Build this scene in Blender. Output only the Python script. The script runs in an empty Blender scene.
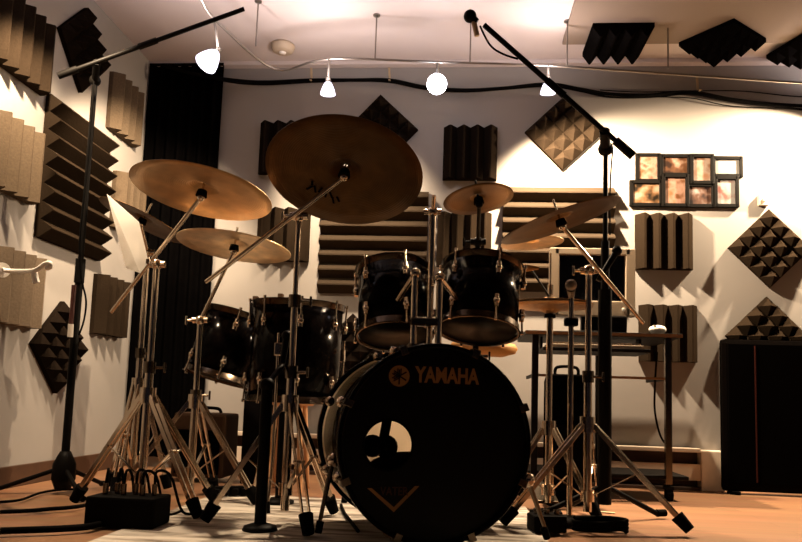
import bpy, bmesh, math, random
from mathutils import Vector, Matrix, Euler
random.seed(7)
C = bpy.context.scene.collection
S = bpy.context.scene
R = math.radians
PI = math.pi

# ------------------------------------------------------------------ camera
F = 710.0
CAMP = Vector((0, 0, 0.42))
YAW, PITCH, ROLL = R(4.75), R(5.8), 0.033
SHY = 0.0711
cam = bpy.data.cameras.new('camera'); co = bpy.data.objects.new('camera', cam); C.objects.link(co)
cam.sensor_width = 36; cam.lens = 36 * F / 802; cam.shift_y = SHY; cam.clip_start = 0.02
CR = Matrix.Rotation(YAW, 3, 'Z') @ Matrix.Rotation(R(90) + PITCH, 3, 'X') @ Matrix.Rotation(ROLL, 3, 'Z')
co.matrix_world = Matrix.Translation(CAMP) @ CR.to_4x4()
S.camera = co
CX, CU, CV = CR @ Vector((1, 0, 0)), CR @ Vector((0, 1, 0)), CR @ Vector((0, 0, -1))

def ray(px, py): return CR @ Vector(((px - 401) / F, (271 - py) / F + SHY * 802 / F, -1))
def P(px, py, d): return CAMP + ray(px, py) * d
WB = 3.95                                   # back wall plane (y)
def backP(px, py, off=0.0):
    r = ray(px, py); return CAMP + r * ((WB - off) / r.y)
WL = backP(149, 120).x                      # left wall plane (x)
def leftP(px, py, off=0.0):
    r = ray(px, py); return CAMP + r * ((WL + off) / r.x)
CZ = backP(400, 64).z                       # ceiling height
def ceilP(px, py, z=None):
    r = ray(px, py); z = CZ if z is None else z; return CAMP + r * ((z - CAMP.z) / r.z)
def floorP(px, py, z=0.0):
    r = ray(px, py); return CAMP + r * ((z - CAMP.z) / r.z)
WR = 3.05

# ------------------------------------------------------------------ materials
def mat(name, col, rough=0.6, metal=0.0, spec=0.5, noise=0.0, nscale=30, bump=0.0, emit=None, estr=0, sheen=0, coat=0):
    m = bpy.data.materials.new(name); m.use_nodes = True
    nt = m.node_tree; b = nt.nodes['Principled BSDF']
    b.inputs['Base Color'].default_value = (*col, 1); b.inputs['Roughness'].default_value = rough
    b.inputs['Metallic'].default_value = metal; b.inputs['Specular IOR Level'].default_value = spec
    if coat: b.inputs['Coat Weight'].default_value = coat
    if emit: b.inputs['Emission Color'].default_value = (*emit, 1); b.inputs['Emission Strength'].default_value = estr
    if noise or bump:
        tc = nt.nodes.new('ShaderNodeTexCoord'); n = nt.nodes.new('ShaderNodeTexNoise')
        n.inputs['Scale'].default_value = nscale; n.inputs['Detail'].default_value = 6
        nt.links.new(tc.outputs['Object'], n.inputs['Vector'])
        if noise:
            mx = nt.nodes.new('ShaderNodeMix'); mx.data_type = 'RGBA'
            mx.inputs[6].default_value = (*[c * (1 - noise) for c in col], 1)
            mx.inputs[7].default_value = (*[min(1, c * (1 + noise)) for c in col], 1)
            nt.links.new(n.outputs['Fac'], mx.inputs[0]); nt.links.new(mx.outputs[2], b.inputs['Base Color'])
        if bump:
            bp = nt.nodes.new('ShaderNodeBump'); bp.inputs['Strength'].default_value = bump; bp.inputs['Distance'].default_value = 0.004
            nt.links.new(n.outputs['Fac'], bp.inputs['Height']); nt.links.new(bp.outputs['Normal'], b.inputs['Normal'])
    return m

M = {}
M['wall'] = mat('wall_paint', (0.27, 0.25, 0.235), 0.85, spec=0.15, noise=0.05, nscale=6, bump=0.05)
M['ceil'] = mat('ceiling_paint', (0.56, 0.50, 0.485), 0.9, spec=0.1, noise=0.04, nscale=4)
M['soffit'] = mat('soffit_paint', (0.22, 0.175, 0.14), 0.9, spec=0.1, noise=0.05, nscale=5)
M['foam'] = mat('charcoal_foam', (0.0085, 0.0058, 0.0042), 1.0, spec=0.0, noise=0.35, nscale=120, bump=0.25)
M['foam2'] = mat('grey_foam', (0.017, 0.0115, 0.0075), 1.0, spec=0.0, noise=0.3, nscale=120, bump=0.25)
M['foam3'] = mat('lit_foam', (0.085, 0.062, 0.042), 1.0, spec=0.0, noise=0.3, nscale=120, bump=0.25)  # charcoal foam made paler: lamplight on these tiles is put into the colour
M['foam4'] = mat('bright_lit_foam', (0.14, 0.105, 0.075), 1.0, spec=0.0, noise=0.3, nscale=120, bump=0.25)  # palest copy of the foam, strong light worked into its colour
M['foamh'] = mat('ridged_foam', (0.036, 0.026, 0.018), 1.0, spec=0.0, noise=0.3, nscale=120, bump=0.25)
M['foamc'] = mat('unlit_foam', (0.003, 0.0026, 0.0025), 1.0, spec=0.0, noise=0.3, nscale=120, bump=0.2)  # ceiling copy of the foam, shade from below painted into the colour
M['chrome'] = mat('chrome', (0.66, 0.55, 0.43), 0.16, 1.0, noise=0.06, nscale=20)
M['dullchrome'] = mat('worn_chrome', (0.16, 0.125, 0.09), 0.25, 1.0, noise=0.2, nscale=25)
M['hoop'] = mat('dark_hoop_metal', (0.07, 0.05, 0.034), 0.22, 1.0, noise=0.3, nscale=25)
M['steel'] = mat('satin_steel', (0.22, 0.20, 0.18), 0.4, 0.9, noise=0.08, nscale=25)
M['black'] = mat('black_metal', (0.004, 0.0033, 0.0028), 0.5, 0.0, spec=0.06, noise=0.2, nscale=40)
M['rubber'] = mat('black_rubber', (0.003, 0.0026, 0.0024), 0.9, spec=0.04, noise=0.2, nscale=40)
M['lacquer'] = mat('black_lacquer', (0.003, 0.002, 0.002), 0.14, spec=0.05, noise=0.2, nscale=10)
M['head_black'] = mat('black_drum_head', (0.0045, 0.003, 0.0025), 0.4, spec=0.12, noise=0.2, nscale=8)
M['logo'] = mat('logo_print', (0.36, 0.17, 0.06), 0.6, spec=0.1, noise=0.06, nscale=60)
M['logo_dim'] = mat('faded_logo_print', (0.07, 0.028, 0.012), 0.6, spec=0.1, noise=0.1, nscale=60)
M['logo_v'] = mat('chevron_print', (0.34, 0.165, 0.06), 0.6, spec=0.1, noise=0.06, nscale=60)
M['curtain'] = mat('black_cloth', (0.0014, 0.0012, 0.0012), 1.0, spec=0.0, noise=0.3, nscale=15)
M['plastic_white'] = mat('white_plastic', (0.8, 0.76, 0.7), 0.45, noise=0.03, nscale=10)
M['beige'] = mat('beige_plastic', (0.42, 0.34, 0.25), 0.5, spec=0.3, noise=0.06, nscale=14)
M['screen'] = mat('dark_screen', (0.004, 0.004, 0.005), 0.12, spec=0.5, noise=0.1, nscale=8)
M['desk'] = mat('black_laminate', (0.005, 0.004, 0.0035), 0.55, spec=0.1, noise=0.2, nscale=20)
M['deskedge'] = mat('brown_edging', (0.20, 0.11, 0.05), 0.5, noise=0.2, nscale=40)
M['keys'] = mat('ivory_keys', (0.7, 0.6, 0.46), 0.4, noise=0.04, nscale=30)
M['cab'] = mat('black_carpet', (0.0028, 0.0022, 0.002), 1.0, spec=0.0, noise=0.4, nscale=90, bump=0.1)
M['grille'] = mat('black_grille_cloth', (0.0016, 0.0013, 0.0012), 1.0, spec=0.0, noise=0.3, nscale=150)
M['red'] = mat('dark_red_piping', (0.03, 0.006, 0.004), 0.7, spec=0.1, noise=0.1, nscale=30)
M['amp'] = mat('brown_tolex', (0.045, 0.022, 0.010), 0.8, spec=0.2, noise=0.3, nscale=80, bump=0.15)
M['heater'] = mat('heater_enamel', (0.62, 0.52, 0.42), 0.5, spec=0.3, noise=0.04, nscale=15)
M['slot'] = mat('heater_slot', (0.05, 0.025, 0.014), 0.8, noise=0.2, nscale=30)
M['brownwood'] = mat('dark_brown_wood', (0.055, 0.026, 0.014), 0.55, spec=0.3, noise=0.35, nscale=18)
M['tan'] = mat('tan_vinyl', (0.50, 0.24, 0.075), 0.55, spec=0.25, noise=0.12, nscale=25)
M['wood'] = mat('pale_orange_wood', (0.62, 0.33, 0.16), 0.5, noise=0.12, nscale=20)
M['felt'] = mat('black_felt', (0.006, 0.005, 0.004), 1.0, spec=0.02, noise=0.2, nscale=60)
M['pedal'] = mat('black_box_paint', (0.003, 0.0024, 0.0022), 0.7, spec=0.04, noise=0.2, nscale=40)
M['strap'] = mat('tan_strap', (0.45, 0.33, 0.20), 0.8, noise=0.1, nscale=40)
M['mesh'] = mat('grey_mesh', (0.30, 0.26, 0.22), 0.45, 0.7, noise=0.3, nscale=300, bump=0.3)
M['redcable'] = mat('red_black_cable', (0.06, 0.012, 0.008), 0.6, noise=0.3, nscale=60)
M['cushion'] = mat('dark_cushion', (0.01, 0.008, 0.008), 0.95, spec=0.05, noise=0.2, nscale=30)

def lamp_mat():
    return mat('glowing_bulb', (1, 0.95, 0.9), 0.4, noise=0.01, nscale=10, emit=(0.90, 0.90, 1.0), estr=9)
M['bulb'] = lamp_mat()
M['shade'] = mat('lit_glass_shade', (0.9, 0.88, 0.95), 0.25, noise=0.02, nscale=10, emit=(0.80, 0.78, 1.0), estr=1.5)

def bronze(name, col, rough):
    m = bpy.data.materials.new(name); m.use_nodes = True; nt = m.node_tree; b = nt.nodes['Principled BSDF']
    b.inputs['Metallic'].default_value = 0.85; b.inputs['Roughness'].default_value = rough
    tc = nt.nodes.new('ShaderNodeTexCoord'); sx = nt.nodes.new('ShaderNodeSeparateXYZ')
    nt.links.new(tc.outputs['Object'], sx.inputs[0])
    cx = nt.nodes.new('ShaderNodeCombineXYZ'); nt.links.new(sx.outputs['X'], cx.inputs['X']); nt.links.new(sx.outputs['Y'], cx.inputs['Y'])
    ln = nt.nodes.new('ShaderNodeVectorMath'); ln.operation = 'LENGTH'; nt.links.new(cx.outputs[0], ln.inputs[0])
    wv = nt.nodes.new('ShaderNodeMath'); wv.operation = 'MULTIPLY'; wv.inputs[1].default_value = 900; nt.links.new(ln.outputs['Value'], wv.inputs[0])
    sn = nt.nodes.new('ShaderNodeMath'); sn.operation = 'SINE'; nt.links.new(wv.outputs[0], sn.inputs[0])
    bp = nt.nodes.new('ShaderNodeBump'); bp.inputs['Strength'].default_value = 0.25; bp.inputs['Distance'].default_value = 0.001
    nt.links.new(sn.outputs[0], bp.inputs['Height']); nt.links.new(bp.outputs['Normal'], b.inputs['Normal'])
    n = nt.nodes.new('ShaderNodeTexNoise'); n.inputs['Scale'].default_value = 14; n.inputs['Detail'].default_value = 8
    nt.links.new(tc.outputs['Object'], n.inputs['Vector'])
    cr = nt.nodes.new('ShaderNodeValToRGB'); cr.color_ramp.elements[0].position = 0.3; cr.color_ramp.elements[1].position = 0.7
    cr.color_ramp.elements[0].color = (*[c * 0.72 for c in col], 1); cr.color_ramp.elements[1].color = (*[min(1, c * 1.15) for c in col], 1)
    nt.links.new(n.outputs['Fac'], cr.inputs[0]); nt.links.new(cr.outputs[0], b.inputs['Base Color'])
    return m
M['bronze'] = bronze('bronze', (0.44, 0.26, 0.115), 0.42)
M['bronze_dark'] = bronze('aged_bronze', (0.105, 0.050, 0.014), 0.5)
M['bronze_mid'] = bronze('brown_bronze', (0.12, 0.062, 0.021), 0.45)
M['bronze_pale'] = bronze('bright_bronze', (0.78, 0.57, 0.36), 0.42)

def floor_mat():
    m = bpy.data.materials.new('laminate_planks'); m.use_nodes = True; nt = m.node_tree; b = nt.nodes['Principled BSDF']
    tc = nt.nodes.new('ShaderNodeTexCoord')
    br = nt.nodes.new('ShaderNodeTexBrick'); br.inputs['Scale'].default_value = 1.0
    br.inputs['Brick Width'].default_value = 1.2; br.inputs['Row Height'].default_value = 0.09
    br.inputs['Mortar Size'].default_value = 0.002; br.inputs['Color1'].default_value = (0.34, 0.155, 0.060, 1)
    br.inputs['Color2'].default_value = (0.27, 0.112, 0.039, 1); br.inputs['Mortar'].default_value = (0.20, 0.085, 0.03, 1)
    nt.links.new(tc.outputs['Object'], br.inputs['Vector'])
    mp = nt.nodes.new('ShaderNodeMapping'); mp.inputs['Scale'].default_value = (3, 45, 1); nt.links.new(tc.outputs['Object'], mp.inputs[0])
    n = nt.nodes.new('ShaderNodeTexNoise'); n.inputs['Scale'].default_value = 1; n.inputs['Detail'].default_value = 5; nt.links.new(mp.outputs[0], n.inputs['Vector'])
    mx = nt.nodes.new('ShaderNodeMix'); mx.data_type = 'RGBA'; mx.blend_type = 'MULTIPLY'; mx.inputs[0].default_value = 0.5
    nt.links.new(br.outputs['Color'], mx.inputs[6]); nt.links.new(n.outputs['Color'], mx.inputs[7])
    g = nt.nodes.new('ShaderNodeBrightContrast'); g.inputs['Bright'].default_value = 0.03
    nt.links.new(mx.outputs[2], g.inputs[0]); nt.links.new(g.outputs[0], b.inputs['Base Color'])
    b.inputs['Roughness'].default_value = 0.42; b.inputs['Specular IOR Level'].default_value = 0.4
    return m
M['floor'] = floor_mat()

def rug_mat():
    m = bpy.data.materials.new('woven_rug'); m.use_nodes = True; nt = m.node_tree; b = nt.nodes['Principled BSDF']
    tc = nt.nodes.new('ShaderNodeTexCoord'); mp = nt.nodes.new('ShaderNodeMapping'); mp.inputs['Scale'].default_value = (2.2, 13, 1)
    nt.links.new(tc.outputs['Object'], mp.inputs[0])
    n = nt.nodes.new('ShaderNodeTexNoise'); n.inputs['Scale'].default_value = 1.5; n.inputs['Detail'].default_value = 4; nt.links.new(mp.outputs[0], n.inputs['Vector'])
    cr = nt.nodes.new('ShaderNodeValToRGB'); e = cr.color_ramp.elements
    e[0].position = 0.36; e[0].color = (0.18, 0.14, 0.11, 1); e[1].position = 0.55; e[1].color = (0.62, 0.56, 0.49, 1)
    nt.links.new(n.outputs['Fac'], cr.inputs[0]); nt.links.new(cr.outputs[0], b.inputs['Base Color'])
    b.inputs['Roughness'].default_value = 0.95; b.inputs['Specular IOR Level'].default_value = 0.05
    return m
M['rug'] = rug_mat()

def photo_mat(name, cols, sc, seed):
    m = bpy.data.materials.new(name); m.use_nodes = True; nt = m.node_tree; b = nt.nodes['Principled BSDF']
    tc = nt.nodes.new('ShaderNodeTexCoord'); mp = nt.nodes.new('ShaderNodeMapping'); mp.inputs['Location'].default_value = (seed * 3.1, seed * 1.7, seed)
    nt.links.new(tc.outputs['Object'], mp.inputs[0])
    n = nt.nodes.new('ShaderNodeTexNoise'); n.inputs['Scale'].default_value = sc; n.inputs['Detail'].default_value = 2.5; nt.links.new(mp.outputs[0], n.inputs['Vector'])
    cr = nt.nodes.new('ShaderNodeValToRGB'); cols = [tuple(0.24 * q_ for q_ in c) for c in cols]; el = cr.color_ramp.elements
    el[0].position = 0.36; el[0].color = (*cols[0], 1); el[1].position = 0.64; el[1].color = (*cols[-1], 1)
    for i, c in enumerate(cols[1:-1]): q = el.new(0.36 + 0.28 * (i + 1) / (len(cols) - 1)); q.color = (*c, 1)
    nt.links.new(n.outputs['Fac'], cr.inputs[0]); nt.links.new(cr.outputs[0], b.inputs['Base Color']); b.inputs['Roughness'].default_value = 0.35
    return m

def head_trans():
    m = bpy.data.materials.new('translucent_drum_head'); m.use_nodes = True; nt = m.node_tree
    o = nt.nodes['Material Output']; b = nt.nodes['Principled BSDF']
    b.inputs['Base Color'].default_value = (0.85, 0.78, 0.66, 1); b.inputs['Roughness'].default_value = 0.6
    t = nt.nodes.new('ShaderNodeBsdfTranslucent'); t.inputs['Color'].default_value = (0.95, 0.85, 0.72, 1)
    mx = nt.nodes.new('ShaderNodeMixShader'); mx.inputs[0].default_value = 0.75
    nt.links.new(b.outputs[0], mx.inputs[1]); nt.links.new(t.outputs[0], mx.inputs[2]); nt.links.new(mx.outputs[0], o.inputs['Surface'])
    return m
M['head'] = head_trans()
M['paper'] = head_trans(); M['paper'].name = 'thin_white_paper'
M['paper'].node_tree.nodes['Principled BSDF'].inputs['Base Color'].default_value = (0.9, 0.87, 0.82, 1)
M['paper'].node_tree.nodes['Translucent BSDF'].inputs['Color'].default_value = (0.95, 0.92, 0.88, 1)

# ------------------------------------------------------------------ mesh builder
def frame(d):
    d = Vector(d).normalized(); a = Vector((0, 0, 1)) if abs(d.z) < 0.9 else Vector((1, 0, 0))
    x = d.cross(a).normalized(); y = d.cross(x).normalized(); return x, y, d

WOFF = {}
class MB:
    def __init__(s): s.v = []; s.f = []; s.sm = []
    def add(s, vs, fs, smooth=False):
        k = len(s.v); s.v += [Vector(v) for v in vs]; s.f += [[i + k for i in f] for f in fs]; s.sm += [smooth] * len(fs); return s
    def box(s, c, size, rot=None, bev=0.0):
        bm = bmesh.new(); bmesh.ops.create_cube(bm, size=1)
        bmesh.ops.scale(bm, vec=Vector(size), verts=bm.verts)
        if bev: bmesh.ops.bevel(bm, geom=bm.edges[:], offset=bev, segments=2, affect='EDGES', profile=0.6)
        if rot is not None: bmesh.ops.transform(bm, matrix=(rot if len(rot) == 4 else rot.to_4x4()), verts=bm.verts)
        bm.verts.index_update()
        s.add([v.co + Vector(c) for v in bm.verts], [[v.index for v in f.verts] for f in bm.faces]); bm.free(); return s
    def bar(s, a, b, w, h, up=(0, 0, 1)):
        a, b = Vector(a), Vector(b); d = (b - a); L = d.length; d.normalize()
        x = d.cross(Vector(up)).normalized(); y = x.cross(d)
        m = Matrix((x, d, y)).transposed(); return s.box((a + b) / 2, (w, L, h), m, min(w, h) * 0.2)
    def cyl(s, a, b, r1, r2=None, n=16, cap=True):
        a, b = Vector(a), Vector(b); r2 = r1 if r2 is None else r2; x, y, d = frame(b - a)
        cs = [(math.cos(2 * PI * i / n), math.sin(2 * PI * i / n)) for i in range(n)]
        vs = [a + x * c * r1 + y * q * r1 for c, q in cs] + [b + x * c * r2 + y * q * r2 for c, q in cs]
        s.add(vs, [[i, (i + 1) % n, n + (i + 1) % n, n + i] for i in range(n)], True)
        if cap:
            s.add(vs[:n], [list(range(n))[::-1]]); s.add(vs[n:], [list(range(n))])
        return s
    def lathe(s, prof, o, axis, n=48, closed=False):
        x, y, d = frame(axis); o = Vector(o); m = len(prof); vs = []
        for i in range(n):
            c, q = math.cos(2 * PI * i / n), math.sin(2 * PI * i / n)
            for (r, h) in prof: vs.append(o + x * c * r + y * q * r + d * h)
        fs = []
        for i in range(n):
            j = (i + 1) % n
            for k in range(m if closed else m - 1):
                l = (k + 1) % m; fs.append([i * m + k, j * m + k, j * m + l, i * m + l])
        return s.add(vs, fs, True)
    def ring(s, o, axis, R_, r, n=48, k=8):
        return s.lathe([(R_ + r * math.cos(2 * PI * i / k), r * math.sin(2 * PI * i / k)) for i in range(k)], o, axis, n, True)
    def sph(s, c, r, sc=(1, 1, 1), n=16):
        c = Vector(c); vs = []; fs = []; h = n // 2
        for i in range(h + 1):
            t = PI * i / h
            for j in range(n):
                p = 2 * PI * j / n; vs.append(c + Vector((r * sc[0] * math.sin(t) * math.cos(p), r * sc[1] * math.sin(t) * math.sin(p), r * sc[2] * math.cos(t))))
        for i in range(h):
            for j in range(n): fs.append([i * n + j, (i + 1) * n + j, (i + 1) * n + (j + 1) % n, i * n + (j + 1) % n])
        return s.add(vs, fs, True)
    def tube(s, pts, r, n=8, smooth=6):
        pts = [Vector(p) for p in pts]
        if smooth and len(pts) > 2:
            q = [pts[0]] + pts + [pts[-1]]; out = []
            for i in range(1, len(q) - 2):
                for k in range(smooth):
                    t = k / smooth; p0, p1, p2, p3 = q[i - 1:i + 3]
                    out.append(0.5 * ((2 * p1) + (p2 - p0) * t + (2 * p0 - 5 * p1 + 4 * p2 - p3) * t * t + (3 * p1 - p0 - 3 * p2 + p3) * t ** 3))
            out.append(pts[-1]); pts = out
        vs = []; prev = None
        for i, p in enumerate(pts):
            d = (pts[min(i + 1, len(pts) - 1)] - pts[max(i - 1, 0)])
            if d.length < 1e-6: d = Vector((0, 0, 1))
            d.normalize()
            if prev is None: x, y, _ = frame(d)
            else:
                x = prev - d * prev.dot(d); x.normalize(); y = d.cross(x)
            prev = x
            for k in range(n): vs.append(p + x * r * math.cos(2 * PI * k / n) + y * r * math.sin(2 * PI * k / n))
        fs = [[i * n + k, i * n + (k + 1) % n, (i + 1) * n + (k + 1) % n, (i + 1) * n + k] for i in range(len(pts) - 1) for k in range(n)]
        s.add(vs, fs, True)
        s.add(vs[:n], [list(range(n))[::-1]]); s.add(vs[-n:], [list(range(n))]); return s
    def prism(s, poly, z0, z1, mtx):
        n = len(poly); vs = [mtx @ Vector((x, y, z0)) for x, y in poly] + [mtx @ Vector((x, y, z1)) for x, y in poly]
        return s.add(vs, [list(range(n))[::-1], [n + i for i in range(n)]] + [[i, (i + 1) % n, n + (i + 1) % n, n + i] for i in range(n)])
    def build(s, name, m, parent=None, origin=None):
        if parent is not None: o = WOFF[parent.name]
        elif origin is not None: o = Vector(origin)
        else: o = Vector((0, 0, 0))
        me = bpy.data.meshes.new(name); me.from_pydata([v - o for v in s.v], [], s.f); me.update()
        for p, q in zip(me.polygons, s.sm): p.use_smooth = q
        bm = bmesh.new(); bm.from_mesh(me); bmesh.ops.recalc_face_normals(bm, faces=bm.faces); bm.to_mesh(me); bm.free()
        me.materials.append(M[m] if isinstance(m, str) else m)
        ob = bpy.data.objects.new(name, me); C.objects.link(ob)
        if parent is not None: ob.parent = parent
        else: ob.location = o
        WOFF[ob.name] = o; return ob

def tag(o, label, cat, group=None):
    o['label'] = label; o['category'] = cat
    if group: o['group'] = group
    return o
def thing(name, loc, label, cat, group=None):
    o = bpy.data.objects.new(name, None); o.empty_display_size = 0.05; C.objects.link(o); o.location = loc; WOFF[o.name] = Vector(loc)
    return tag(o, label, cat, group)
def struct(name, mb, m):
    o = mb.build(name, m); o['kind'] = 'structure'; return o

# ------------------------------------------------------------------ setting
Y0 = -1.6
struct('floor', MB().box(((WL + WR) / 2, (Y0 + WB) / 2, -0.05), (WR - WL + 0.2, WB - Y0 + 0.2, 0.1)), 'floor')
struct('ceiling', MB().box(((WL + WR) / 2, (Y0 + WB) / 2, CZ + 0.05), (WR - WL + 0.2, WB - Y0 + 0.2, 0.1)), 'ceil')
struct('wall_back', MB().box(((WL + WR) / 2, WB + 0.05, CZ / 2), (WR - WL + 0.2, 0.1, CZ)), 'wall')
struct('wall_left', MB().box((WL - 0.05, (Y0 + WB) / 2, CZ / 2), (0.1, WB - Y0, CZ)), 'wall')
struct('wall_right', MB().box((WR + 0.05, (Y0 + WB) / 2, CZ / 2), (0.1, WB - Y0, CZ)), 'wall')
struct('baseboard_left', MB().box((WL + 0.008, (Y0 + WB) / 2, 0.045), (0.016, WB - Y0 - 0.02, 0.09), None, 0.003), 'brownwood')
struct('trim_1', MB().box(((WL + WR) / 2, WB - 0.025, CZ - 0.012), (WR - WL, 0.05, 0.024), None, 0.004), 'ceil')
SX = ceilP(564, 35).x
SOF = 0.022
struct('trim_2', MB().box(((SX + WR) / 2, 1.5 + (3.70 - 1.5) / 2, CZ - SOF / 2), (WR - SX, 3.70 - 1.5, SOF), None, 0.004), 'soffit')

# ------------------------------------------------------------------ acoustic foam
def wedge_mesh(name, w, h, n, axis, base=0.022, tip=0.070, flat=0.10):
    mb = MB(); L = w if axis == 'v' else h; pr = []
    p = L / n
    for i in range(n):
        x = -L / 2 + i * p
        pr += [(x, base), (x + p * (0.5 - flat / 2), tip), (x + p * (0.5 + flat / 2), tip)]
    pr += [(L / 2, base)]
    if axis == 'v':
        poly = [(-L / 2, 0)] + pr + [(L / 2, 0)]
        mtx = Matrix(((1, 0, 0, 0), (0, -1, 0, 0), (0, 0, 1, 0), (0, 0, 0, 1))); H = h
    else:
        poly = [(-L / 2, 0)] + pr + [(L / 2, 0)]
        mtx = Matrix(((0, 0, 1, 0), (0, -1, 0, 0), (1, 0, 0, 0), (0, 0, 0, 1))); H = w
    mb.prism(poly, -H / 2, H / 2, mtx); return mb
def pyramid_mesh(w, n, base=0.022, tip=0.072):
    mb = MB(); p = w / n
    mb.box((0, -base / 2, 0), (w, base, w))
    for i in range(n):
        for j in range(n):
            x, z = -w / 2 + i * p, -w / 2 + j * p
            vs = [(x, -base, z), (x + p, -base, z), (x + p, -base, z + p), (x, -base, z + p), (x + p / 2, -tip, z + p / 2)]
            mb.add(vs, [[0, 1, 4], [1, 2, 4], [2, 3, 4], [3, 0, 4]])
    return mb
T = 0.305
KIND = {'v': lambda: wedge_mesh('v', T, T, 4, 'v'), 'h2': lambda: wedge_mesh('h', 2 * T, 2 * T - 0.02, 7, 'h', tip=0.075),
        'p': lambda: pyramid_mesh(T, 4), 'v_wide': lambda: wedge_mesh('v', 0.37, T, 5, 'v'), 'h2l': lambda: wedge_mesh('h', 0.545, 0.655, 8, 'h', tip=0.078, flat=0.06)}
ORI = {'back': Matrix.Identity(4), 'left': Matrix.Rotation(R(90), 4, 'Z'), 'ceil': Matrix.Rotation(R(90), 4, 'X')}
def foam(kind, side, pt, rot, m, name, label):
    ob = KIND[kind]().build(name, m)
    off = {'back': Vector((0, -0.001, 0)), 'left': Vector((0.001, 0, 0)), 'ceil': Vector((0, 0, -0.001))}[side]
    ob.matrix_world = Matrix.Translation(Vector(pt) + off) @ ORI[side] @ Matrix.Rotation(R(rot), 4, 'Y')
    g = {'back': 'foam tiles on the back wall', 'left': 'foam tiles on the left wall', 'ceil': 'foam tiles on the ceiling'}[side]
    return tag(ob, label, 'acoustic foam', g)
WN, PN = 'wedge_foam_panel', 'pyramid_foam_panel'
foam('v', 'back', backP(286, 150), 0, 'foam', WN, 'charcoal foam tile with upright ridges half hidden behind the left of the huge cymbal')
foam('v', 'back', backP(284, 236), 0, 'foam2', WN, 'grey foam tile with upright ridges low on back wall, directly behind the flat pale cymbal')
foam('p', 'back', backP(381, 132), 43, 'foam', PN, 'dark foam tile of pyramids hung as a diamond, peeking over the huge cymbal')
foam('v', 'back', backP(470, 155), 0, 'foam', WN, 'dark upright-ridged foam tile on back wall, above the smallest splash cymbal')
foam('p', 'back', backP(563, 134), 46, 'foam2', PN, 'grey diamond-hung foam tile of pyramids below a lamp, crossed by the microphone boom')
foam('h2', 'back', backP(374, 243), 0, 'foamh', WN, 'large foam panel of horizontal ridges behind the rack toms, below the huge cymbal')
foam('v', 'back', backP(464, 241), 0, 'foam2', WN, 'brown-grey upright-ridged foam tile between the two large panels of horizontal ridges')
foam('h2', 'back', backP(557, 240), 0, 'foamh', WN, 'large foam panel of horizontal ridges on back wall behind the computer monitor')
foam('v', 'back', backP(663, 243), 0, 'foam2', WN, 'upright-ridged foam tile on back wall right under the collage of photographs')
foam('v', 'back', backP(667, 334), 0, 'foam2', WN, 'upright-ridged foam tile on back wall level with the desk top')
foam('p', 'back', backP(768, 249), 45, 'foam2', PN, 'dark diamond-hung pyramid foam tile high above the big black speaker cabinet')
foam('p', 'back', backP(766, 337), 45, 'foam2', PN, 'dark diamond-hung pyramid foam tile half hidden behind the top of the speaker cabinet')
foam('p', 'back', backP(352, 352), 45, 'foam', PN, 'dark diamond-hung pyramid foam tile low behind the bass drum and floor tom')
foam('v_wide', 'left', leftP(17, 42), 0, 'foam2', WN, 'brown upright-ridged foam tile in the top left corner of the picture')
foam('p', 'left', leftP(81, 50), 44, 'foam', PN, 'dark diamond-hung pyramid foam tile on left wall behind the microphone boom')
foam('v', 'left', leftP(121, 111), 0, 'foam3', WN, 'lit upright-ridged foam tile on left wall beside the black curtain, upper of two')
foam('v', 'left', leftP(124, 206), 0, 'foam3', WN, 'lit upright-ridged foam tile on left wall behind the white sheet of paper')
foam('h2l', 'left', leftP(73, 183), 0, 'foam2', WN, 'large foam panel of deep horizontal ridges on the left wall')
foam('v', 'left', leftP(10, 159), 0, 'foam3', WN, 'speckled lit upright-ridged foam tile left of the large horizontal-ridged panel')
foam('v', 'left', leftP(12, 289), 0, 'foam4', WN, 'strongly lit upright-ridged foam tile on left wall behind the white bracket arm')
foam('p', 'left', leftP(56, 347), 45, 'foam', PN, 'dark diamond-hung pyramid foam tile low on left wall behind the stand pole')
foam('v', 'left', leftP(106, 307), 0, 'foam2', WN, 'grey upright-ridged foam tile low on left wall below the sheet of paper')
zc = CZ - SOF
foam('v', 'ceil', ceilP(617, 38, zc), 0, 'foamc', WN, 'unlit ridged foam tile on the ceiling, leftmost of three')
foam('p', 'ceil', ceilP(722, 40, zc), 40, 'foamc', PN, 'unlit foam tile on the ceiling set as a diamond, middle of three')
foam('p', 'ceil', ceilP(812, 46, zc), 20, 'foamc', PN, 'unlit foam tile on the ceiling cut off by the right edge of the picture')

# ------------------------------------------------------------------ curtain, photos, wall bits
def curtain():
    a, b = backP(149.5, 66, 0.03), backP(225, 66, 0.03)
    t = thing('curtain', ((a.x + b.x) / 2, WB - 0.04, 0.06), 'black floor-length curtain hanging in the back left corner', 'curtain')
    mb = MB(); nx, nz = 70, 10; z1 = a.z; vs = []
    for i in range(nx + 1):
        u = i / nx
        for j in range(nz + 1):
            v = j / nz
            vs.append((a.x + 0.012 + (b.x - a.x - 0.012) * u, WB - 0.045 - 0.016 * math.sin(u * 2 * PI * 7 + 0.5 * math.sin(v * 3)), 0.06 + (z1 - 0.06) * v))
    fs = [[i * (nz + 1) + j, (i + 1) * (nz + 1) + j, (i + 1) * (nz + 1) + j + 1, i * (nz + 1) + j + 1] for i in range(nx) for j in range(nz)]
    mb.add(vs, fs, True)
    mb.add([Vector(v) + Vector((0, 0.004, 0)) for v in vs], [f[::-1] for f in fs], True)
    mb.build('drape', 'curtain', t)
    MB().cyl((a.x + 0.012, WB - 0.045, z1), (b.x + 0.0, WB - 0.045, z1), 0.009).build('curtain_rod', 'black', t)
curtain()

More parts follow.
